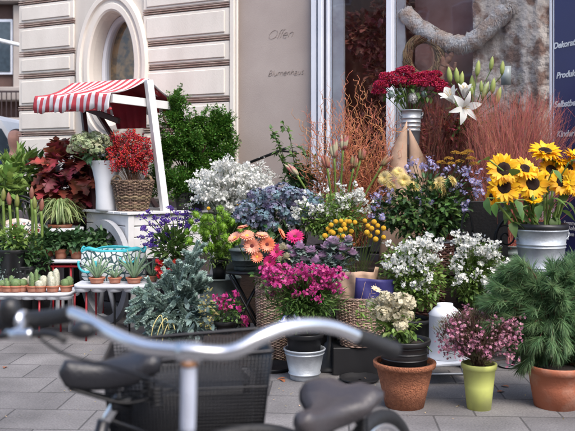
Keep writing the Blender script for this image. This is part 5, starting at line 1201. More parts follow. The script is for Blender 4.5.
b.build('flower', p_cream, t); MB().add(*tube([q, q-[0, 0, .2]], .004, 5)).build('stem', g_light, t)
# craspedia
sets = [(325, 236, 0), (328, 229, 0), (331, 225, 0), (333, 233, 0), (336, 222, 0), (340, 230, 0), (341, 221, 0), (344, 225, 0), (347, 222, 0), (350, 222, 0), (355, 222.5, 0), (338, 237, 0), (345, 229, 0), (350, 237, 0), (331, 232, 0), (352, 232, 0), (343, 236, 0), (365, 221, 1), (374, 222, 1), (383, 228, 1), (371, 228, 1), (366, 232, 1), (377, 232, 1), (370, 236, 1), (375, 239, 1), (383, 237, 1), (368, 226, 1), (378, 226, 1)]
c1, c2 = np.array([XX(352, 5.6), 5.72, 0]), np.array([XX(368, 5.75), 5.78, 0])
bucket('zinc_bucket', 'zinc bucket hidden behind the kraft paper basket with the yellow billy buttons', c1+[.05, 0, 0], .12, .15, ZZ(285, 5.7), zincd, lugs=False)
for i, (x, y, g) in enumerate(sets):
    q = P(x, y, 5.5)+[0, rng.uniform(-.06, .06), 0]; base = c1+[.05+rng.normal(0, .02), rng.normal(0, .02), ZZ(290, 5.7)]
    t = plant('billy_button', 'yellow billy button ball on a thin stem in the %s bunch above the kraft paper' % ('right' if g else 'left'), 'flower', base, ('right' if g else 'left')+' bunch of billy buttons')
    MB().add(*sphere(q, .0185*rng.uniform(.9, 1.1), 14, 10)).build('flower', p_ball, t); MB().add(*tube(spline([q, q*.6+base*.4+[0, 0, .0], base], 8), .0022, 5)).build('stem', g_stem, t)
# wicker basket with kraft and navy paper
d = 5.25; c = np.array([XX(361, d), d, 0]); zb = ZZ(345, d)
t = thing('black_crate', 'low black crate under the pale wicker basket', 'crate', (c[0], c[1], 0)); m = MB(); m.add(*box((c[0]-.02, c[1]+.05, zb/2-.001), (.34, .26, zb-.004), 0, .006)); m.build('body', blackp, t, smooth=False)
c[2] = zb; t = thing('wicker_basket', 'oval pale wicker basket holding kraft and navy paper', 'basket', c); wicker(c, .13, .175, ZZ(298, d)-zb, wickp, t, ell=(1, .72), stakes=36, wr=.0046, amp=.0045)
hoop(c+[.15, -.02, ZZ(300, d)-zb], .12, .10, .006, wickp, t, yaw=.9); hoop(c+[-.16, .02, ZZ(300, d)-zb], .12, .10, .006, wickp, t, yaw=.9)
t = thing('kraft_paper', 'crumpled kraft paper wrap sticking out of the pale wicker basket', 'paper', c+[0, 0, .1]); m = MB()
sheet_grid(lambda u, v: P(337+42*u+6*(1-v)*(.5-u), 300+16-(42+4*math.sin(u*3))*v-6*(u > .9), 5.3)+np.array([0, -.09*math.sin(u*3.1)+.012*math.sin(u*17+v*5), 0]), 22, 12, m)
sheet_grid(lambda u, v: P(340+50*u, 316-45*v+5*u*v, 5.42)+np.array([0, -.03*math.sin(u*3.1)+.012*math.sin(u*13), 0]), 16, 10, m)
o = m.build('sheet', kraft, t); o.modifiers.new('t', 'SOLIDIFY').thickness = .002
t = thing('navy_paper', 'dark navy wrapping paper with faint tan leaf print in the wicker basket', 'paper', c+[.05, 0, .1]); m = MB()
f_navy = lambda u, v, o=0: P(354+40*u+2*v, 312-(34-3*u)*v, 5.14)+np.array([0, .06*(u-.4)**2*3+.008*math.sin(v*6+u*9)-o, 0])
sheet_grid(lambda u, v: f_navy(u, v), 14, 10, m); o = m.build('sheet', navy, t); o.modifiers.new('t', 'SOLIDIFY').thickness = .002
m = MB(); m.add(*tube([f_navy(.12+.12*k/6, .15+.75*k/6, .004) for k in range(7)], .0012, 4))
for k in range(7):
    u0, v0 = .25+.04*k, .15+.10*k; m.add(*tube([f_navy(u0, v0, .004), f_navy(u0+.10, v0+.02, .004)], .0010, 4)); m.add(*tube([f_navy(u0, v0, .004), f_navy(u0+.0, v0+.12, .004)], .0010, 4))
m.build('print', kraft, t)
# chrysanthemum arrangement in tall brown wicker
d = 5.85; c = np.array([XX(431, d), d, 0]); t = thing('wicker_basket', 'tall reddish brown wicker basket between the two white bellflowers', 'basket', c); wicker(c, .135, .16, ZZ(244, d), wickr, t, stakes=28, wr=.0075, amp=.006)
cz = ZZ(250, d); bucket('zinc_bucket', 'zinc bucket in the brown wicker basket holding the chrysanthemums', (c[0], c[1], cz-.12), .11, .15, .19, galv, lugs=False)
t = plant('chrysanthemum', 'pale yellow spider chrysanthemums with lilac asters in a zinc bucket', 'flowers', (c[0], c[1], cz)); tips = []
SP = [t_flower(30, .06, 1, .13, .35, .5, 3, rows=3, cr=.2, jit=.5) for _ in range(2)]
for px, py, r in ((385, 178, .055), (392, 186, .05), (403, 180, .06), (414, 186, .055), (399, 172, .045), (440, 183, .07), (452, 181, .055), (443, 190, .05), (410, 178, .04), (434, 188, .04)):
    q = P(px, py, 5.65)+[0, rng.uniform(-.05, .06), 0]; tips.append(q); b = MB(); heads(b, q[None], np.array([[rng.normal(0, .4), -.7, .7]]), SP, r, .25); b.build('flower', [p_lemon, p_mustard], t)
for px, py in ((448, 159), (456, 153), (464, 154), (470, 159), (441, 163), (460, 162), (450, 164), (468, 152), (474, 164)):
    q = P(px, py, 5.8)+[0, rng.uniform(-.05, .05), 0]; tips.append(q); b = MB(); p, dd = cloud(q, (.034, .03, .016), 120, .7, .1, -.1); heads(b, p, dd, F5c, .006); b.build('yarrow_head', [p_mustard, p_lemon], t)
for px, py in [(416, 160), (428, 160), (434, 163), (423, 168), (470, 180), (476, 186), (462, 192), (466, 172), (458, 168), (482, 178), (473, 194), (468, 203), (464, 210), (378, 196), (375, 203), (372, 212), (392, 200), (420, 197), (428, 200), (412, 166), (436, 170), (472, 170), (479, 195), (382, 208), (446, 172), (455, 200), (388, 192), (460, 183)]:
    for _ in range(2):
        q = P(px+rng.normal(0, 2.5), py+rng.normal(0, 2.5), 5.68)+[0, rng.uniform(-.08, .08), 0]; tips.append(q); b = MB(); n = 9; heads(b, q+rng.normal(0, .014, (n, 3)), nrm(rdir(n)+np.array([0, -.6, .4])), [t_flower(9, .08, 1, .3, .2, .1, 2, cr=.25)], .0125); b.build('aster', [p_lilac, p_lemon], t)
stemmed(t, (c[0], c[1], cz+.04), tips, g_stemd, r=.0025)
fol(t, P(430, 208, 5.78), (.34, .17, .24), 900, L_ser, .055, g_deep, up=.15, inner=.25); fol(t, P(425, 212, 5.7), (.30, .15, .2), 420, L_ser, .05, g_mid, up=.2, inner=.3)
fol(t, P(392, 214, 5.8), (.15, .12, .12), 200, L_ser, .05, g_dark)
# two white flowering plants in front
for (cx, cy, lab, sp, fc, fr_) in ((411, 5.35, 'left white bellflower bush in front of the brown wicker basket', [(420, 246, 8, 6, 34), (405, 256, 9, 7, 34), (425, 268, 8, 8, 26), (398, 268, 6, 6, 14), (412, 284, 9, 7, 16), (434, 250, 5, 6, 10)], (412, 275), (.21, .14, .24)),
                                 (474, 5.4, 'right white bellflower bush beside the black iron chair', [(462, 240, 6, 5, 20), (474, 246, 7, 6, 26), (490, 252, 7, 6, 24), (496, 262, 5, 6, 12), (465, 275, 8, 5, 20), (485, 282, 6, 6, 14), (455, 258, 4, 6, 10), (494, 290, 5, 5, 6)], (474, 275), (.20, .14, .22))):
    c = np.array([XX(cx, cy), cy, 0]); white_plant(c, lab, sp, cy-.12, P(*fc, cy), fr_, 2300, potk=(.10, .13, ZZ(318, cy), blackp), fs=.0108, per=11, grp='white bellflower bushes in front')
# cream dried hydrangea in coir pot
d = 4.5; c = np.array([XX(404.5, d), d, 0]); t = plant('hydrangea', 'cream fading hydrangea in a black pot sunk into a brown coir pot', 'flowers', c)
ph = ZZ(361, d); pot(c, .108, .166, ph, fibre, t, name='coir_pot', rim=.012, rimh=.03); pot(c+[0, 0, ph-.03], .122, .136, .155, blackp, t, ribs=(.05, .085, .12))
for px, py, r in ((390, 306, .07), (400, 300, .07), (381, 313, .06), (394, 318, .055), (405, 316, .055), (373, 306, .04), (385, 297, .045), (409, 305, .05), (400, 326, .05)):
    q = P(px, py, 4.44)+[0, rng.uniform(-.05, .05), 0]; b = MB(); p, dd = cloud(q, (r, r*.9, r*.8), 110, .75, .2, -.6); heads(b, p, dd, F4, .013, .3, .4); b.build('flower_head', [p_cream, p_mustard], t)
q = P(376, 290, 4.42); b = MB(); heads(b, q[None], np.array([[.1, -.7, .7]]), [t_flower(10, .05, 1, .6, .3, .1, 2, cr=.2)], .034, .01); b.build('flower', [p_cream, p_mustard], t)
fol(t, P(395, 326, 4.48), (.14, .1, .085), 300, L_oval, .035, g_light, inner=.2); stemmed(t, c+[0, 0, ph+.07], [P(rng.uniform(370, 415), rng.uniform(295, 330), 4.47) for _ in range(26)], g_stem, r=.0025)
b = MB(); 
for e in ((358, 312), (362, 322), (418, 330), (432, 352), (366, 300)): b.add(*tube(spline([c+[0, 0, ph+.07], (c+[0, 0, ph+.2]+P(*e, 4.4))/2, P(*e, 4.4)], 10), .0025, 5))
leaf_pts = np.array([P(rng.uniform(356, 372), rng.uniform(304, 330), 4.4) for _ in range(40)]); leaves(b, leaf_pts, rdir(40), L_oval, .028, .3); b.build('trailing_stem', g_light, t)
# white metal container on a white stool
d = 5.05; c = np.array([XX(445, d), d, 0]); zs = ZZ(358, d); t = thing('white_stool', 'low white metal stool behind the lime green pot', 'stool', c)
MB().add(*box(c+[0, 0, zs-.012], (.30, .26, .022), .25, .006)).build('seat', whitem, t, smooth=False)
for sx in (-1, 1):
    for sy in (-1, 1): MB().add(*tube(spline([c+[sx*.12, sy*.10, zs-.02], c+[sx*.13, sy*.11, zs*.5], c+[sx*.15, sy*.13, 0.0]], 8), .011, 7)).build('leg', whitem, t)
m = MB(); m.add(*tube([c+[-.13, -.11, .07], c+[.13, -.11, .07]], .006, 6)); m.build('stretcher', whitem, t)
t = thing('enamel_can', 'white enamel can on the white stool between the bushes', 'can', c+[0, 0, zs]); MB().add(*lathe(c+[0, 0, zs], [(.095, 0), (.10, .008), (.10, .27), (.104, .278), (.07, .315), (.05, .33), (.05, .345), (.044, .345), (.04, .33), (.01, .3)], 36)).build('body', whitem, t)
# waxflower in lime pot
d = 4.45; c = np.array([XX(479, d), d, 0]); t = plant('waxflower', 'pink waxflower bush in a lime green plastic pot', 'flowers', c); pot(c, .066, .093, ZZ(363, d), limepot, t, rim=.006, rimh=.03)
tips = []; b1 = []; sb = MB(); lb = MB()
for i in range(98):
    a = rng.uniform(-1, 1); px = 476+a*37; top = 311+abs(a)*6+rng.uniform(0, 40); q = P(px, top, d-.02)+[0, rng.uniform(-.14, .12), 0]; tips.append(q)
    b = MB(); n = 17; heads(b, q+rng.normal(0, 1, (n, 3))*[.015, .015, .022], rdir(n), F5, .0092); b.build('flower', [p_wax, p_hot], t)
stemmed(t, c+[0, 0, ZZ(366, d)], tips, brownst, r=.0016); 
p, dd = cloud(P(475, 337, d), (.22, .15, .17), 5200, .05); p[:, 0] = c[0]+(p[:, 0]-c[0])*np.clip((p[:, 2]-ZZ(372, d))/.20, .3, 1); b = MB(); leaves(b, p, nrm(p-c-[0, 0, .1]), L_thin, .034, .3, None, .5, .25); b.build('foliage', leafm('wax_needle', (.13, .15, .07), col2=(.16, .07, .06)), t)
# pine in big terracotta pot
d = 4.5; c = np.array([XX(556, d), d, 0]); t = plant('pine_plant', 'bushy soft-needled pine in a large terracotta pot at the right edge', 'plant', c); pot(c, .12, .16, ZZ(364, d), terra, t, rim=.012, rimh=.04)
b = MB(); sb = MB(); root = c+[0, 0, ZZ(360, d)]
NL = MB().add([(-.5, 0, 0), (.5, 0, 0), (.4, .5, -.06), (0, 1, -.22), (-.4, .5, -.06)], [(0, 1, 2, 3, 4)]).tmpl()
def tuft(q, dr, n, ln):
    dd = nrm(nrm(dr)+rng.normal(0, .33, (n, 3))); s_ = ln*rng.uniform(.7, 1.1, n); Mx = basisY(dd); Mx = Mx*np.stack([np.full(n, .0022), s_, s_], 1)[:, None, :]; b.stamp(NL, Mx, q+nrm(dr)*rng.uniform(-.05, .012, (n, 1)))
ends = [(504, 282), (512, 272), (524, 268), (537, 276), (552, 272), (566, 268), (578, 266), (494, 300), (506, 296), (520, 290), (534, 292), (548, 290), (562, 286), (576, 284), (496, 318), (508, 314), (518, 308), (530, 310), (545, 306), (558, 304), (572, 302), (588, 290), (596, 300), (512, 334), (522, 328), (535, 328), (548, 324), (560, 322), (574, 320), (590, 318), (524, 346), (536, 344), (549, 342), (562, 340), (576, 338), (592, 334), (530, 356), (545, 354), (560, 353), (575, 352), (600, 314), (588, 350), (516, 345), (492, 304)]
for px, py in ends:
    for kk in range(3):
        q = P(px+rng.normal(0, 4), py+rng.normal(0, 4), d+rng.uniform(-.16, .14)); mid = root*.45+q*.55+[0, 0, .10+.05*rng.random()]; p = spline([root, mid, q], 10); sb.add(*tube(p, np.linspace(.004, .0018, 10), 4))
        tuft(q, (q-mid)*[1, 1, .7]+[0, 0, -.015], 120, .09)
        for i in (4, 6, 8): tuft(p[i], (p[i]-p[i-2])+rng.normal(0, .03, 3), 34, .085)
b.build('foliage', g_pine, t); sb.build('branch', brownst, t)
# small dianthus in a dark pot (left of handlebar)
d = 5.5; c = np.array([XX(225, d), d, 0]); t = thing('brick_riser', 'low dark block under the small magenta dianthus pot', 'block', c); MB().add(*box(c+[.03, 0, ZZ(333, d)/2-.001], (.34, .22, ZZ(333, d)-.004), 0, .006)).build('body', dwood, t, smooth=False)
c = c+[0, 0, ZZ(333, d)]; t = plant('dianthus', 'small magenta dianthus in a dark pot below the zinc tub', 'flowers', c); pot(c, .052, .068, .085, blackp, t)
tips = []
for px, py in ((218, 302), (224, 297), (229, 304), (234, 292), (236, 294), (220, 308), (214, 298), (226, 310), (244, 318), (247, 322), (245, 325), (231, 300), (222, 302), (238, 308)):
    q = P(px, py, 5.42)+[0, rng.uniform(-.05, .05), 0]; tips.append(q); b = MB(); n = 7; heads(b, q+rng.normal(0, .012, (n, 3)), nrm(rdir(n)+np.array([0, -.6, .3])), DI, .014); b.build('flower', [p_pink, p_hot], t)
stemmed(t, c+[0, 0, .07], tips, g_stem, r=.0018); fol(t, P(227, 310, 5.48), (.11, .08, .09), 300, L_oval, .026, g_mid, up=.4)
fol(t, P(208, 312, 5.42), (.06, .06, .17), 90, L_oval, .028, leafm('yellowed_leaf', (.36, .32, .12)), name='yellowed_leaves'); 
# sunflowers
d = 5.3; zb_ = ZZ(278, d); c = np.array([XX(541, d), d, zb_]); hB = ZZ(229, d)-zb_
t = thing('iron_table', 'black iron plant table under the sunflower bucket', 'table', (c[0], c[1], 0)); MB().add(*lathe((c[0], c[1], zb_-.025), [(.2, 0), (.21, .01), (.2, .024)], 36, cap1=True)).build('top', blackm, t)
for k in range(3): a = k*2.09+.4; MB().add(*tube(spline([(c[0]+math.cos(a)*.14, c[1]+math.sin(a)*.14, zb_-.02), (c[0]+math.cos(a)*.08, c[1]+math.sin(a)*.08, .3), (c[0]+math.cos(a)*.2, c[1]+math.sin(a)*.2, 0)], 10), .011, 7)).build('leg', blackm, t)
t = bucket('sunflower_bucket', 'big shiny zinc bucket with a black inner rim full of sunflowers', c, .128, .168, hB, galv, (.18, .64, .70))
MB().add(*lathe(c+[0, 0, hB-.012], [(.158, 0), (.172, .006), (.176, .03), (.173, .05), (.163, .05), (.15, 0), (.13, -.1)], 40)).build('inner_rim', blackp, t)
SF = []
for _ in range(3):
    b = MB(); L1 = t_leaf(.64, .30, 3, .22, .12, .8)
    for row, (n_, rin, e_) in enumerate(((20, .38, .05), (19, .36, .28), (16, .34, .48))):
        for i in range(n_):
            a = (i+row*.5+rng.uniform(-.25, .25))/n_*2*math.pi; ee = e_+rng.normal(0, .14); ca, sa = math.cos(a), math.sin(a); Rx = np.array([[1, 0, 0], [0, math.cos(ee), -math.sin(ee)], [0, math.sin(ee), math.cos(ee)]]); Rz = np.array([[sa, ca, 0], [-ca, sa, 0], [0, 0, 1]])
            b.stamp(L1, [Rz@Rx*rng.uniform(.8, 1.08)], [[ca*rin*.9, sa*rin*.9, .02*row]])
    V, F = lathe((0, 0, 0), [(.39, -.02), (.40, .06), (.33, .12), (.2, .11), (.02, .07)], 22, cap1=True); b.add(V, F, 1)
    nn = 150; i = np.arange(nn); rr_ = .385*np.sqrt((i+.5)/nn); aa = i*2.39996; pt = np.stack([rr_*np.cos(aa), rr_*np.sin(aa), .10-.04*(rr_/.385)**4], 1)
    b.stamp(MB().add([(-.014, -.014, 0), (.014, -.014, 0), (.014, .014, 0), (-.014, .014, 0), (0, 0, .05)], [(0, 1, 4), (1, 2, 4), (2, 3, 4), (3, 0, 4)], 1).tmpl(), np.tile(np.eye(3), (nn, 1, 1)), pt)
    V, F = lathe((0, 0, -.10), [(.08, -.08), (.3, 0), (.42, .07)], 14); b.add(V, F, 2); SF.append(b.tmpl())
S_ = [(503.6, 169, .105, (-.1, -1, .25), 'sunflower with a large dark eye at the left of the top row'), (504, 187, .105, (-.1, -1, .1), 'leftmost low sunflower facing the street'), (525, 169, .085, (.15, -.75, .6), 'small sunflower tilted upwards in the middle top row'), (532.5, 183.5, .105, (.05, -1, .05), 'central low sunflower facing the street'), (545, 151.5, .105, (0, -.45, .8), 'highest sunflower, tilted up with a thin visible eye'), (562.5, 181.5, .09, (-.15, -1, .15), 'sunflower low on the right facing the street'), (573, 183, .085, (.4, -.9, .1), 'sunflower cut by the right edge of the photo'), (574, 157, .08, (.4, -.3, .7), 'upper right sunflower seen from the side'), (515, 180, .075, (.5, .1, .3), 'half-hidden sunflower behind the two left ones'), (558, 160, .07, (.3, -.2, .7), 'small sunflower just right of the highest one'), (492, 197, .06, (-.9, -.3, -.1), 'drooping sunflower at the far left of the bunch'), (533, 198, .06, (.1, .3, -.6), 'nodding sunflower low in the middle'), (551, 170, .085, (.1, -.9, .5), 'sunflower in the gap between the central and the right-hand heads'), (568, 168, .08, (.2, -.8, .6), 'sunflower behind the right-hand heads, just under the side-on one')]
for i, (px, py, r, dr, lab) in enumerate(S_):
    dr = nrm(np.array(dr, float)); q = P(px, py, d-.12-(.0 if i not in (4, 8, 9, 7, 12, 13) else -.16)); r0 = c+[(px-541)/100*.16, rng.uniform(-.05, .08), .10]; t = plant('sunflower', lab, 'flower', r0, 'cut sunflowers in the zinc bucket')
    b = MB(); b.stamp(SF[i % 3], basisZ(dr[None])*r*1.1, q[None]); b.build('flower_head', [p_yellow, c_brown, g_mid], t)
    pth = spline([r0, r0+[(px-541)*.0014, 0, .2], q-dr*.06-[0, 0, .07], q-dr*.014], 14); MB().add(*tube(pth, .0085, 8)).build('stem', g_light, t)
    for k in range(2): j = rng.integers(6, 11); b = MB(); leaves(b, pth[j][None], np.array([[rng.choice([-1, 1])*.9, -.7, -.35]]), t_leaf(1, .62, 4, .55, .25, .75), .10, .1); b.build('leaf', g_mid, t)
b = MB(); tl_ = plant('sunflower_leaves', 'large loose sunflower leaves hanging at the left of the bucket', 'leaves', c+[-.1, -.1, hB]); lp = np.array([P(x, y, 5.12) for x, y in ((489, 160), (516, 200), (519, 208), (487, 198), (495, 203), (553, 170), (569, 162), (566, 202), (540, 205), (551, 198), (512, 176)) ]); ld = np.array([(-.6, -.3, .3), (.2, -.5, -.8), (.3, -.4, -.8), (-.2, -.4, -.9), (-.1, -.4, -.9), (.3, -.5, -.3), (.7, -.4, .2), (.7, -.4, -.5), (-.5, -.5, -.6), (.3, -.6, -.2), (.2, -.6, .4)])
leaves(b, lp, ld, t_leaf(1, .62, 4, .45, .25, .75), .105, .2, None, 0, .12); b.build('foliage', g_mid, tl_)
for q in lp[:8]: MB().add(*tube(spline([q, q*.5+(c+[0, 0, hB+.15])*.5, c+[rng.normal(0, .06), 0, hB-.02]], 8), .0045, 6)).build('stem', g_light, tl_)
# black iron scroll chair + dark planter box between
d = 5.65; t = thing('iron_chair', 'black iron chair with scrolled armrests beside the sunflower bucket', 'chair', (XX(487, d), d, 0)); m = MB()
def arc(cx, cy, rx, rz, a0, a1, dd, n=24): return [P(cx, cy, dd)+[math.cos(a)*rx, 0, math.sin(a)*rz] for a in np.linspace(a0, a1, n)]
m.add(*tube(arc(467, 232, .038, .14, 0, math.pi, 5.45), .008, 7)); m.add(*tube([P(472.4, 232, 5.45), P(474, 285, 5.45)], .008, 6)); m.add(*tube([P(461.6, 232, 5.45), P(461, 285, 5.45)], .008, 6))
sp = [P(506, 237, 5.42)+[math.cos(a)*r_, 0, math.sin(a)*r_*1.15] for a, r_ in zip(np.linspace(.3, 2*math.pi*1.6, 46), np.linspace(.012, .085, 46))]; m.add(*tube(sp, .006, 6))
m.add(*tube(arc(514, 240, .125, .16, math.pi*.5, math.pi*1.05, 5.42), .009, 7)); m.add(*tube([P(496, 243, 5.42), P(498, 290, 5.42)], .008, 6)); m.build('armrest', blackm, t)
MB().add(*box((XX(487, d), d+.0, .42), (.42, .40, .03), 0, .01)).build('seat', blackm, t, smooth=False)
m = MB(); m.add(*box((XX(487, d), d+.19, .78), (.40, .02, .66), 0, .006)); m.build('backrest', blackm, t, smooth=False)
for sx in (-1, 1):
    for sy in (-1, 1): MB().add(*tube([(XX(487, d)+sx*.19, d+sy*.17, .41), (XX(487, d)+sx*.2, d+sy*.18, 0)], .012, 6)).build('leg', blackm, t)
# umbrella base and black trays on the ground
c = np.array([XX(330, 5.35), 5.4, 0]); t = thing('umbrella_base', 'black rubber cone base on the paving right of the small zinc bucket', 'base', c); MB().add(*lathe(c, [(.165, 0), (.17, .012), (.13, .035), (.07, .10), (.045, .17), (.03, .18), (.03, .42)], 32, cap1=True)).build('body', blackp, t)
c = np.array([XX(272, 5.35), 5.35, 0]); t = thing('black_tray', 'flat black plastic saucer on the paving left of the small zinc bucket', 'tray', c); MB().add(*lathe(c, [(.13, 0), (.15, .028), (.145, .028), (.125, .006), (.01, .006)], 30)).build('body', blackp, t)
c = np.array([XX(362, 4.9), 5.05, 0]); t = thing('black_tray', 'flat black plastic saucer on the paving left of the coir pot', 'tray', c); MB().add(*lathe(c, [(.11, 0), (.13, .022), (.125, .022), (.105, .006), (.01, .006)], 30)).build('body', blackp, t)
m = MB(); 
# dry leaves scattered on the paving
lf = thing('dry_leaf', 'orange brown dry leaf lying on the paving in front of the cacti', 'leaf', P(75, 385, 0)*0+np.array([XX(78, 5.0), 5.0, 0.0])); first = True
lmats = mat('fallen_leaf', (.34, .13, .045), .8, island=.3)
lsp = [(80, 383, 'lying on the paving left of the black saddle'), (4, 369, 'lying on the paving at the left edge'), (286, 379, 'right beside the small zinc bucket'), (281, 380, 'left of the small zinc bucket'), (497, 393, 'between the lime pot and the pine pot'), (509, 388, 'under the pine, behind the terracotta pot'), (368, 352, 'between the cone base and the coir pot')]
for i, (px, py, w_) in enumerate(lsp):
    dd = EYE*FPX/(py-HOR); q = np.array([XX(px, dd), dd, .004])
    if i == 0: t = lf; t.location = q
    else: t = thing('dry_leaf', '', 'leaf', q)
    t['label'] = 'small orange brown dry leaf '+w_; t['group'] = 'fallen leaves on the paving'
    b = MB(); b.stamp(L_ser, [basisY(np.array([[math.cos(i*1.7), math.sin(i*1.7), .12]]))[0]*.06], [q+[0, 0, .003]]); b.build('blade', lmats, t)
m = MB(); n = 260; yy = rng.uniform(4.2, 6.2, n); q = np.stack([rng.uniform(-1.6, 1.7, n), yy, np.full(n, .006)], 1); m.stamp(t_leaf(1, .6, 2, -.2, .2), basisY(np.stack([rng.normal(size=n), rng.normal(size=n), rng.uniform(0, .2, n)], 1))*rng.uniform(.006, .018, n)[:, None, None], q)
o = m.build('fallen_petals', mat('petal_litter', (.50, .36, .22), .8, island=.5, col2=(.25, .22, .08), ns=3)); tag(o, 'scattered petals and leaf crumbs on the grey paving', 'petals', kind='stuff')
t = thing('shallow_dish', 'small grey dish lying on the dark ground behind the lime pot', 'dish', (XX(509, 5.4), 5.4, 0)); MB().add(*lathe((XX(509, 5.4), 5.4, 0), [(.04, 0), (.07, .012), (.065, .012), (.01, .004)], 20)).build('body', zinc, t)

# ------------------------------------------------------------------ bicycles in front
bA = np.array([XX(190, 1.3), 1.3, 0]); bk = thing('bicycle', 'silver-barred city bicycle with black grips seen from the front', 'bicycle', bA)
def T(path, r, name, mt, par, n=None, seg=12):
    p = spline(path, n or max(12, 4*len(path))); return MB().add(*tube(p, r, seg)).build(name, mt, par)
dB = 1.28
bar = [P(70, 313, 1.42), P(82, 317, 1.40), P(105, 330, 1.36), P(130, 342, 1.32), P(152, 348, 1.30), P(188, 351, 1.28), P(222, 353, 1.28), P(240, 349, 1.28), P(262, 337, 1.29), P(285, 328, 1.31), P(312, 325, 1.34), P(335, 328, 1.37), P(358, 337, 1.40)]
T(bar, .0120, 'handlebar', chrome, bk, 80, 14)
T([P(358, 337, 1.40), P(372, 342, 1.415), P(396, 351, 1.44)], [.0155]*16, 'grip', rubber, bk, 16); T([P(72, 313.5, 1.42), P(50, 318, 1.44), P(-6, 323, 1.50)], [.0160]*20, 'grip', rubber, bk, 20)
o = MB(); o.add(*tube([P(21, 321, 1.455), P(25, 320.5, 1.452)], .020, 14)); 
lv = MB(); lv.add(*tube(spline([P(22, 322, 1.45), P(21, 330, 1.42), P(14, 335, 1.40)], 8), .011, 10)); lv.add(*tube(spline([P(8, 334.5, 1.41), P(20, 335, 1.395), P(32, 334, 1.39)], 8), .0095, 10)); lv.build('brake_clamp', chrome, bk)
T([P(30, 334.5, 1.39), P(45, 333, 1.39), P(58, 336, 1.38), P(66, 342, 1.38)], .0058, 'brake_lever', blackp, bk)
T([P(-12, 337, 1.41), P(4, 335.5, 1.405), P(9, 334.7, 1.40)], .0065, 'brake_cable', blackp, bk)
m = MB(); m.add(*lathe(P(10, 316, 1.46), [(.018, -.01), (.022, .012), (.018, .028), (.008, .034)], 18, cap1=True)); m.add(*box(P(16, 306, 1.46), (.018, .02, .022), .2, .005)); m.build('bell', blackp, bk)
o.build('clamp_ring', chrome, bk)
m = MB(); V, F = sphere(P(83, 330, 1.36), .017, 12, 8, (1.3, 1, .9)); m.add(V, F); m.build('brake_lever', blackp, bk)
# stem, head tube, fork
sT = P(189, 352, 1.285); head = nrm(np.array([.10, .16, 1.0])*[1, 1, 1]); hd = -nrm(np.array([.04, -.22, .95]))
T([sT+[0, 0, -.004], sT+[-.002, .01, -.06], sT+[-.006, .03, -.14]], .0125, 'stem', wsteel, bk, 10)
m = MB(); m.add(*tube([sT+[-.020, 0, 0], sT+[.020, 0, 0]], .0165, 14)); m.build('stem_clamp', chrome, bk)
MB().add(*tube([sT+[0, .002, -.013], sT+[0, .003, -.022]], .0140, 14)).build('rusty_ring', mat('rust', (.40, .20, .10), .8, ns=80), bk)
MB().add(*tube(spline([P(24, 322, 1.45), P(60, 352, 1.42), P(130, 372, 1.36), P(182, 392, 1.30)], 20), .0028, 6)).build('cable', blackp, bk)
hA = sT+[-.006, .03, -.14]; hB_ = hA+np.array([-.02, -.035, -.17]); T([hA, hB_], .018, 'head_tube', steel, bk, 4)
fwd = nrm(np.array([-.47, -.88, 0])); side = np.array([-fwd[1], fwd[0], 0])
fc = np.array([hB_[0], hB_[1], 0])+fwd*.16+[0, 0, .34]
def wheel_(cn, fw, par, R_=.34):
    sd_ = np.array([-fw[1], fw[0], 0]); aa = np.linspace(0, 2*math.pi, 61); ring_ = lambda r: [cn+fw*math.cos(a)*r+np.array([0, 0, math.sin(a)*r]) for a in aa]
    w_ = MB().add(*tube(ring_(R_-.018), .018, 8, cap=False)).build('wheel', rubber, par)
    MB().add(*tube(ring_(R_-.042), .010, 6, cap=False)).build('rim', chrome, w_)
    m_ = MB(); 
    for k in range(28): a = k/28*6.2832; m_.add(*tube([cn+sd_*(.025 if k % 2 else -.025), cn+fw*math.cos(a)*(R_-.045)+np.array([0, 0, math.sin(a)*(R_-.045)])], .0011, 4))
    m_.add(*tube([cn-sd_*.045, cn+sd_*.045], .018, 10)); m_.build('spokes', chrome, w_)
wheel_(fc, fwd, bk)
for sg in (-1, 1): T([hB_, hB_+side*sg*.04+[0, 0, -.05], fc+side*sg*.048], .010, 'fork', steel, bk, 12)
sad = P(331, 376, 1.85); sad[2] -= .040
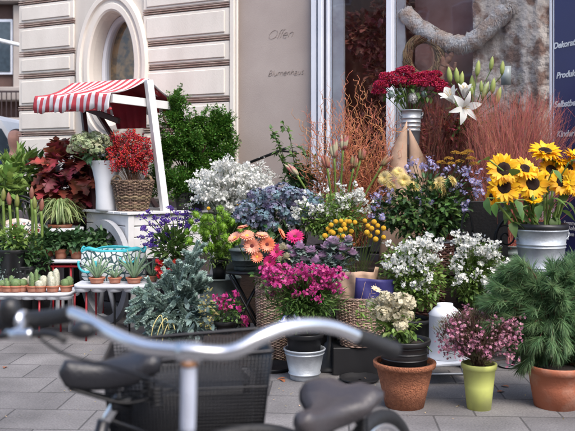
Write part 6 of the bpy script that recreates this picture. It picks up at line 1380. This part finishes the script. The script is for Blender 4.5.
def saddle(cn, fw, name, mt, par, L_=.25, Wd=.17, Hh=.06, groove=.012):
    sd_ = np.array([-fw[1], fw[0], 0]); n, k = 18, 16; V = []
    for i in range(n+1):
        u = i/n; ef = math.sqrt(max(.03, 1-max(0, (.14-u)/.14)**2.2-max(0, (u-.90)/.10)**2.2)); wd = Wd/2*(.24+.76*(1/(1+math.exp((u-.42)*11))))*ef; top = .0+.012*math.cos(u*5)+.010*(u < .25)
        for j in range(k+1):
            a = j/k*math.pi*2-math.pi/2; x = wd*math.cos(a)*(1 if math.sin(a) > 0 else .92); z = Hh*(.5+.5*math.sin(a)) ; z = max(z, Hh*.12)
            z -= groove*math.exp(-(x/(wd*.28))**2)*(math.sin(a) > 0)*(1-u*.6); V.append(cn+fw*(u-.4)*L_+sd_*x+np.array([0, 0, Hh*.5+(z-Hh*.5)*ef-Hh+top]))
    F = [(i*(k+1)+j, i*(k+1)+j+1, (i+1)*(k+1)+j+1, (i+1)*(k+1)+j) for i in range(n) for j in range(k)]+[tuple(range(k+1))[::-1], tuple(n*(k+1)+j for j in range(k+1))]
    s_ = MB().add(V, F).build('saddle', mt, par); 
    r_ = MB()
    for sg in (-1, 1):
        r_.add(*tube(spline([cn+fw*.12*1+sd_*sg*.01+[0, 0, -Hh*.9], cn+fw*.0+sd_*sg*.022+[0, 0, -Hh-.035], cn-fw*.07+sd_*sg*.035+[0, 0, -Hh-.025]], 12), .0042, 6))
        cc_ = cn-fw*.075+sd_*sg*.045; r_.add(*tube([cc_+[math.cos(a)*.014, math.sin(a)*.014, -Hh-.045+a/(2*math.pi*5)*.045] for a in np.linspace(0, 2*math.pi*5, 70)], .0028, 5))
    r_.add(*box(cn+[0, 0, -Hh-.04], (.05, .04, .03), math.atan2(fw[1], fw[0]), .006)); r_.build('rails', blackm, s_)
    return s_
saddle(sad, fwd, 'saddle', brleather, bk, .26, .23, .07, .02)
bb_ = np.array([sad[0], sad[1], 0])+fwd*.16+[0, 0, .29]; rax = np.array([sad[0], sad[1], 0])-fwd*.26+[0, 0, .34]
T([sad+[0, 0, -.10], sad*.72+bb_*.28], .0128, 'seat_post', chrome, bk, 4); T([sad*.74+bb_*.26, bb_], .016, 'seat_tube', steel, bk, 4)
T([hB_+[0, 0, .03], bb_+[0, 0, .08]+(hB_-bb_)*.1, bb_], .018, 'down_tube', steel, bk, 10)
for sg in (-1, 1): T([bb_+side*sg*.02, rax+side*sg*.06], .009, 'chain_stay', steel, bk, 4); T([sad*.7+bb_*.3, rax+side*sg*.06], .008, 'seat_stay', steel, bk, 4)
wheel_(rax, -fwd, bk)
m = MB(); m.add(*tube([bb_-side*.08, bb_+side*.08], .018, 10)); 
for sg in (-1, 1): q = bb_+side*sg*.08; m.add(*tube([q, q+fwd*sg*.12+[0, 0, -.12*sg]], .009, 7)); m.add(*box(q+fwd*sg*.12+[0, 0, -.12*sg]+side*sg*.05, (.09, .07, .02), math.atan2(fwd[1], fwd[0]), .005))
m.build('pedals', blackp, bk)
# second bicycle: black saddle and rear wire basket
fw2 = nrm(np.array([-.93, -.36, 0])); sd2 = np.array([-fw2[1], fw2[0], 0]); s2 = P(121, 353, 1.88); s2[2] -= .002
bk2 = thing('bicycle', 'black bicycle with a black saddle and a dark mesh basket, standing behind the silver handlebar', 'bicycle', (s2[0], s2[1], 0))
saddle(s2, fw2, 'saddle', leather, bk2, .235, .19, .075, .003)
bb2 = np.array([s2[0], s2[1], 0])+fw2*.15+[0, 0, .29]; rx2 = np.array([s2[0], s2[1], 0])-fw2*.30+[0, 0, .34]; h2 = np.array([s2[0], s2[1], 0])+fw2*.60+[0, 0, .74]
T([s2+[0, 0, -.10], s2*.72+bb2*.28], .0128, 'seat_post', chrome, bk2, 4); T([s2*.74+bb2*.26, bb2], .016, 'seat_tube', steel, bk2, 4)
T([h2+[0, 0, .0], bb2], .018, 'down_tube', steel, bk2, 6); T([h2+[0, 0, .1], h2-[0, 0, .1]+fw2*.03], .018, 'head_tube', steel, bk2, 4)
T([h2+[0, 0, .1], h2-fw2*.04+[0, 0, .30]], .012, 'stem', chrome, bk2, 4)
T([h2-fw2*.20+sd2*.28+[0, 0, .30], h2-fw2*.05+sd2*.24+[0, 0, .33], h2-fw2*.04+[0, 0, .30], h2-fw2*.05-sd2*.24+[0, 0, .33], h2-fw2*.20-sd2*.28+[0, 0, .30]], .012, 'handlebar', chrome, bk2, 40)
f2 = np.array([h2[0], h2[1], 0])+fw2*.16+[0, 0, .34]
for sg in (-1, 1): T([h2-[0, 0, .1]+fw2*.03, f2+sd2*sg*.048], .010, 'fork', steel, bk2, 6); T([bb2+sd2*sg*.02, rx2+sd2*sg*.06], .009, 'chain_stay', steel, bk2, 4); T([s2*.7+bb2*.3, rx2+sd2*sg*.06], .008, 'seat_stay', steel, bk2, 4)
wheel_(f2, fw2, bk2); wheel_(rx2, -fw2, bk2)
# basket (mesh)
bc_ = np.array([XX(184, 2.05), 2.13, .845]); bx, by, bh_ = .42, .30, .26; ya = math.atan2(-fw2[1], -fw2[0])*.35
def bpt(u, v, w__):   # u,v in -1..1, w 0 top..1 bottom
    s_ = 1-.14*w__; x, y = u*bx/2*s_, v*by/2*s_; ca, sa = math.cos(ya), math.sin(ya); return bc_+np.array([ca*x-sa*y, sa*x+ca*y, -w__*bh_+(.012*u if w__ == 0 else 0)])
per = [(-1, -1), (1, -1), (1, 1), (-1, 1)]
def perim(n): 
    out = []
    for i in range(4):
        a, b_ = per[i], per[(i+1) % 4]
        for k in range(n): out.append((a[0]+(b_[0]-a[0])*k/n, a[1]+(b_[1]-a[1])*k/n))
    return out
bo = MB(); pr_ = perim(44)
for (u, v) in pr_: bo.add(*tube([bpt(u, v, 0), bpt(u, v, 1)], .0018, 4))
for w__ in np.linspace(.03, 1, 30): bo.add(*tube([bpt(*q, w__) for q in pr_+pr_[:1]], .0016, 4))
for u in np.linspace(-1, 1, 20): bo.add(*tube([bpt(u, -1, 1), bpt(u, 1, 1)], .0016, 4))
for v in np.linspace(-1, 1, 14): bo.add(*tube([bpt(-1, v, 1), bpt(1, v, 1)], .0016, 4))
bs_ = bo.build('basket', steel, bk2); bo = MB(); bo.add(*tube([bpt(*q, 0) for q in pr_+pr_[:1]], .0055, 8)); bo.add(*tube([bpt(*q, .30) for q in pr_+pr_[:1]], .003, 6)); bo.build('rim', steel, bs_)
bo = MB(); bo.add(*box(bpt(0, 0, 1)+[0, 0, .095], (bx*.80, by*.78, .18), ya, .03)); bo.build('liner', blackp, bs_)
m = MB()
for sg in (-1, 1): m.add(*tube([bpt(sg*.2, 0, 1), rx2+sd2*sg*.07], .006, 6))
m.add(*tube([bpt(0, -.3, 1), s2*.75+bb2*.25], .006, 6)); m.build('carrier', steel, bk2)
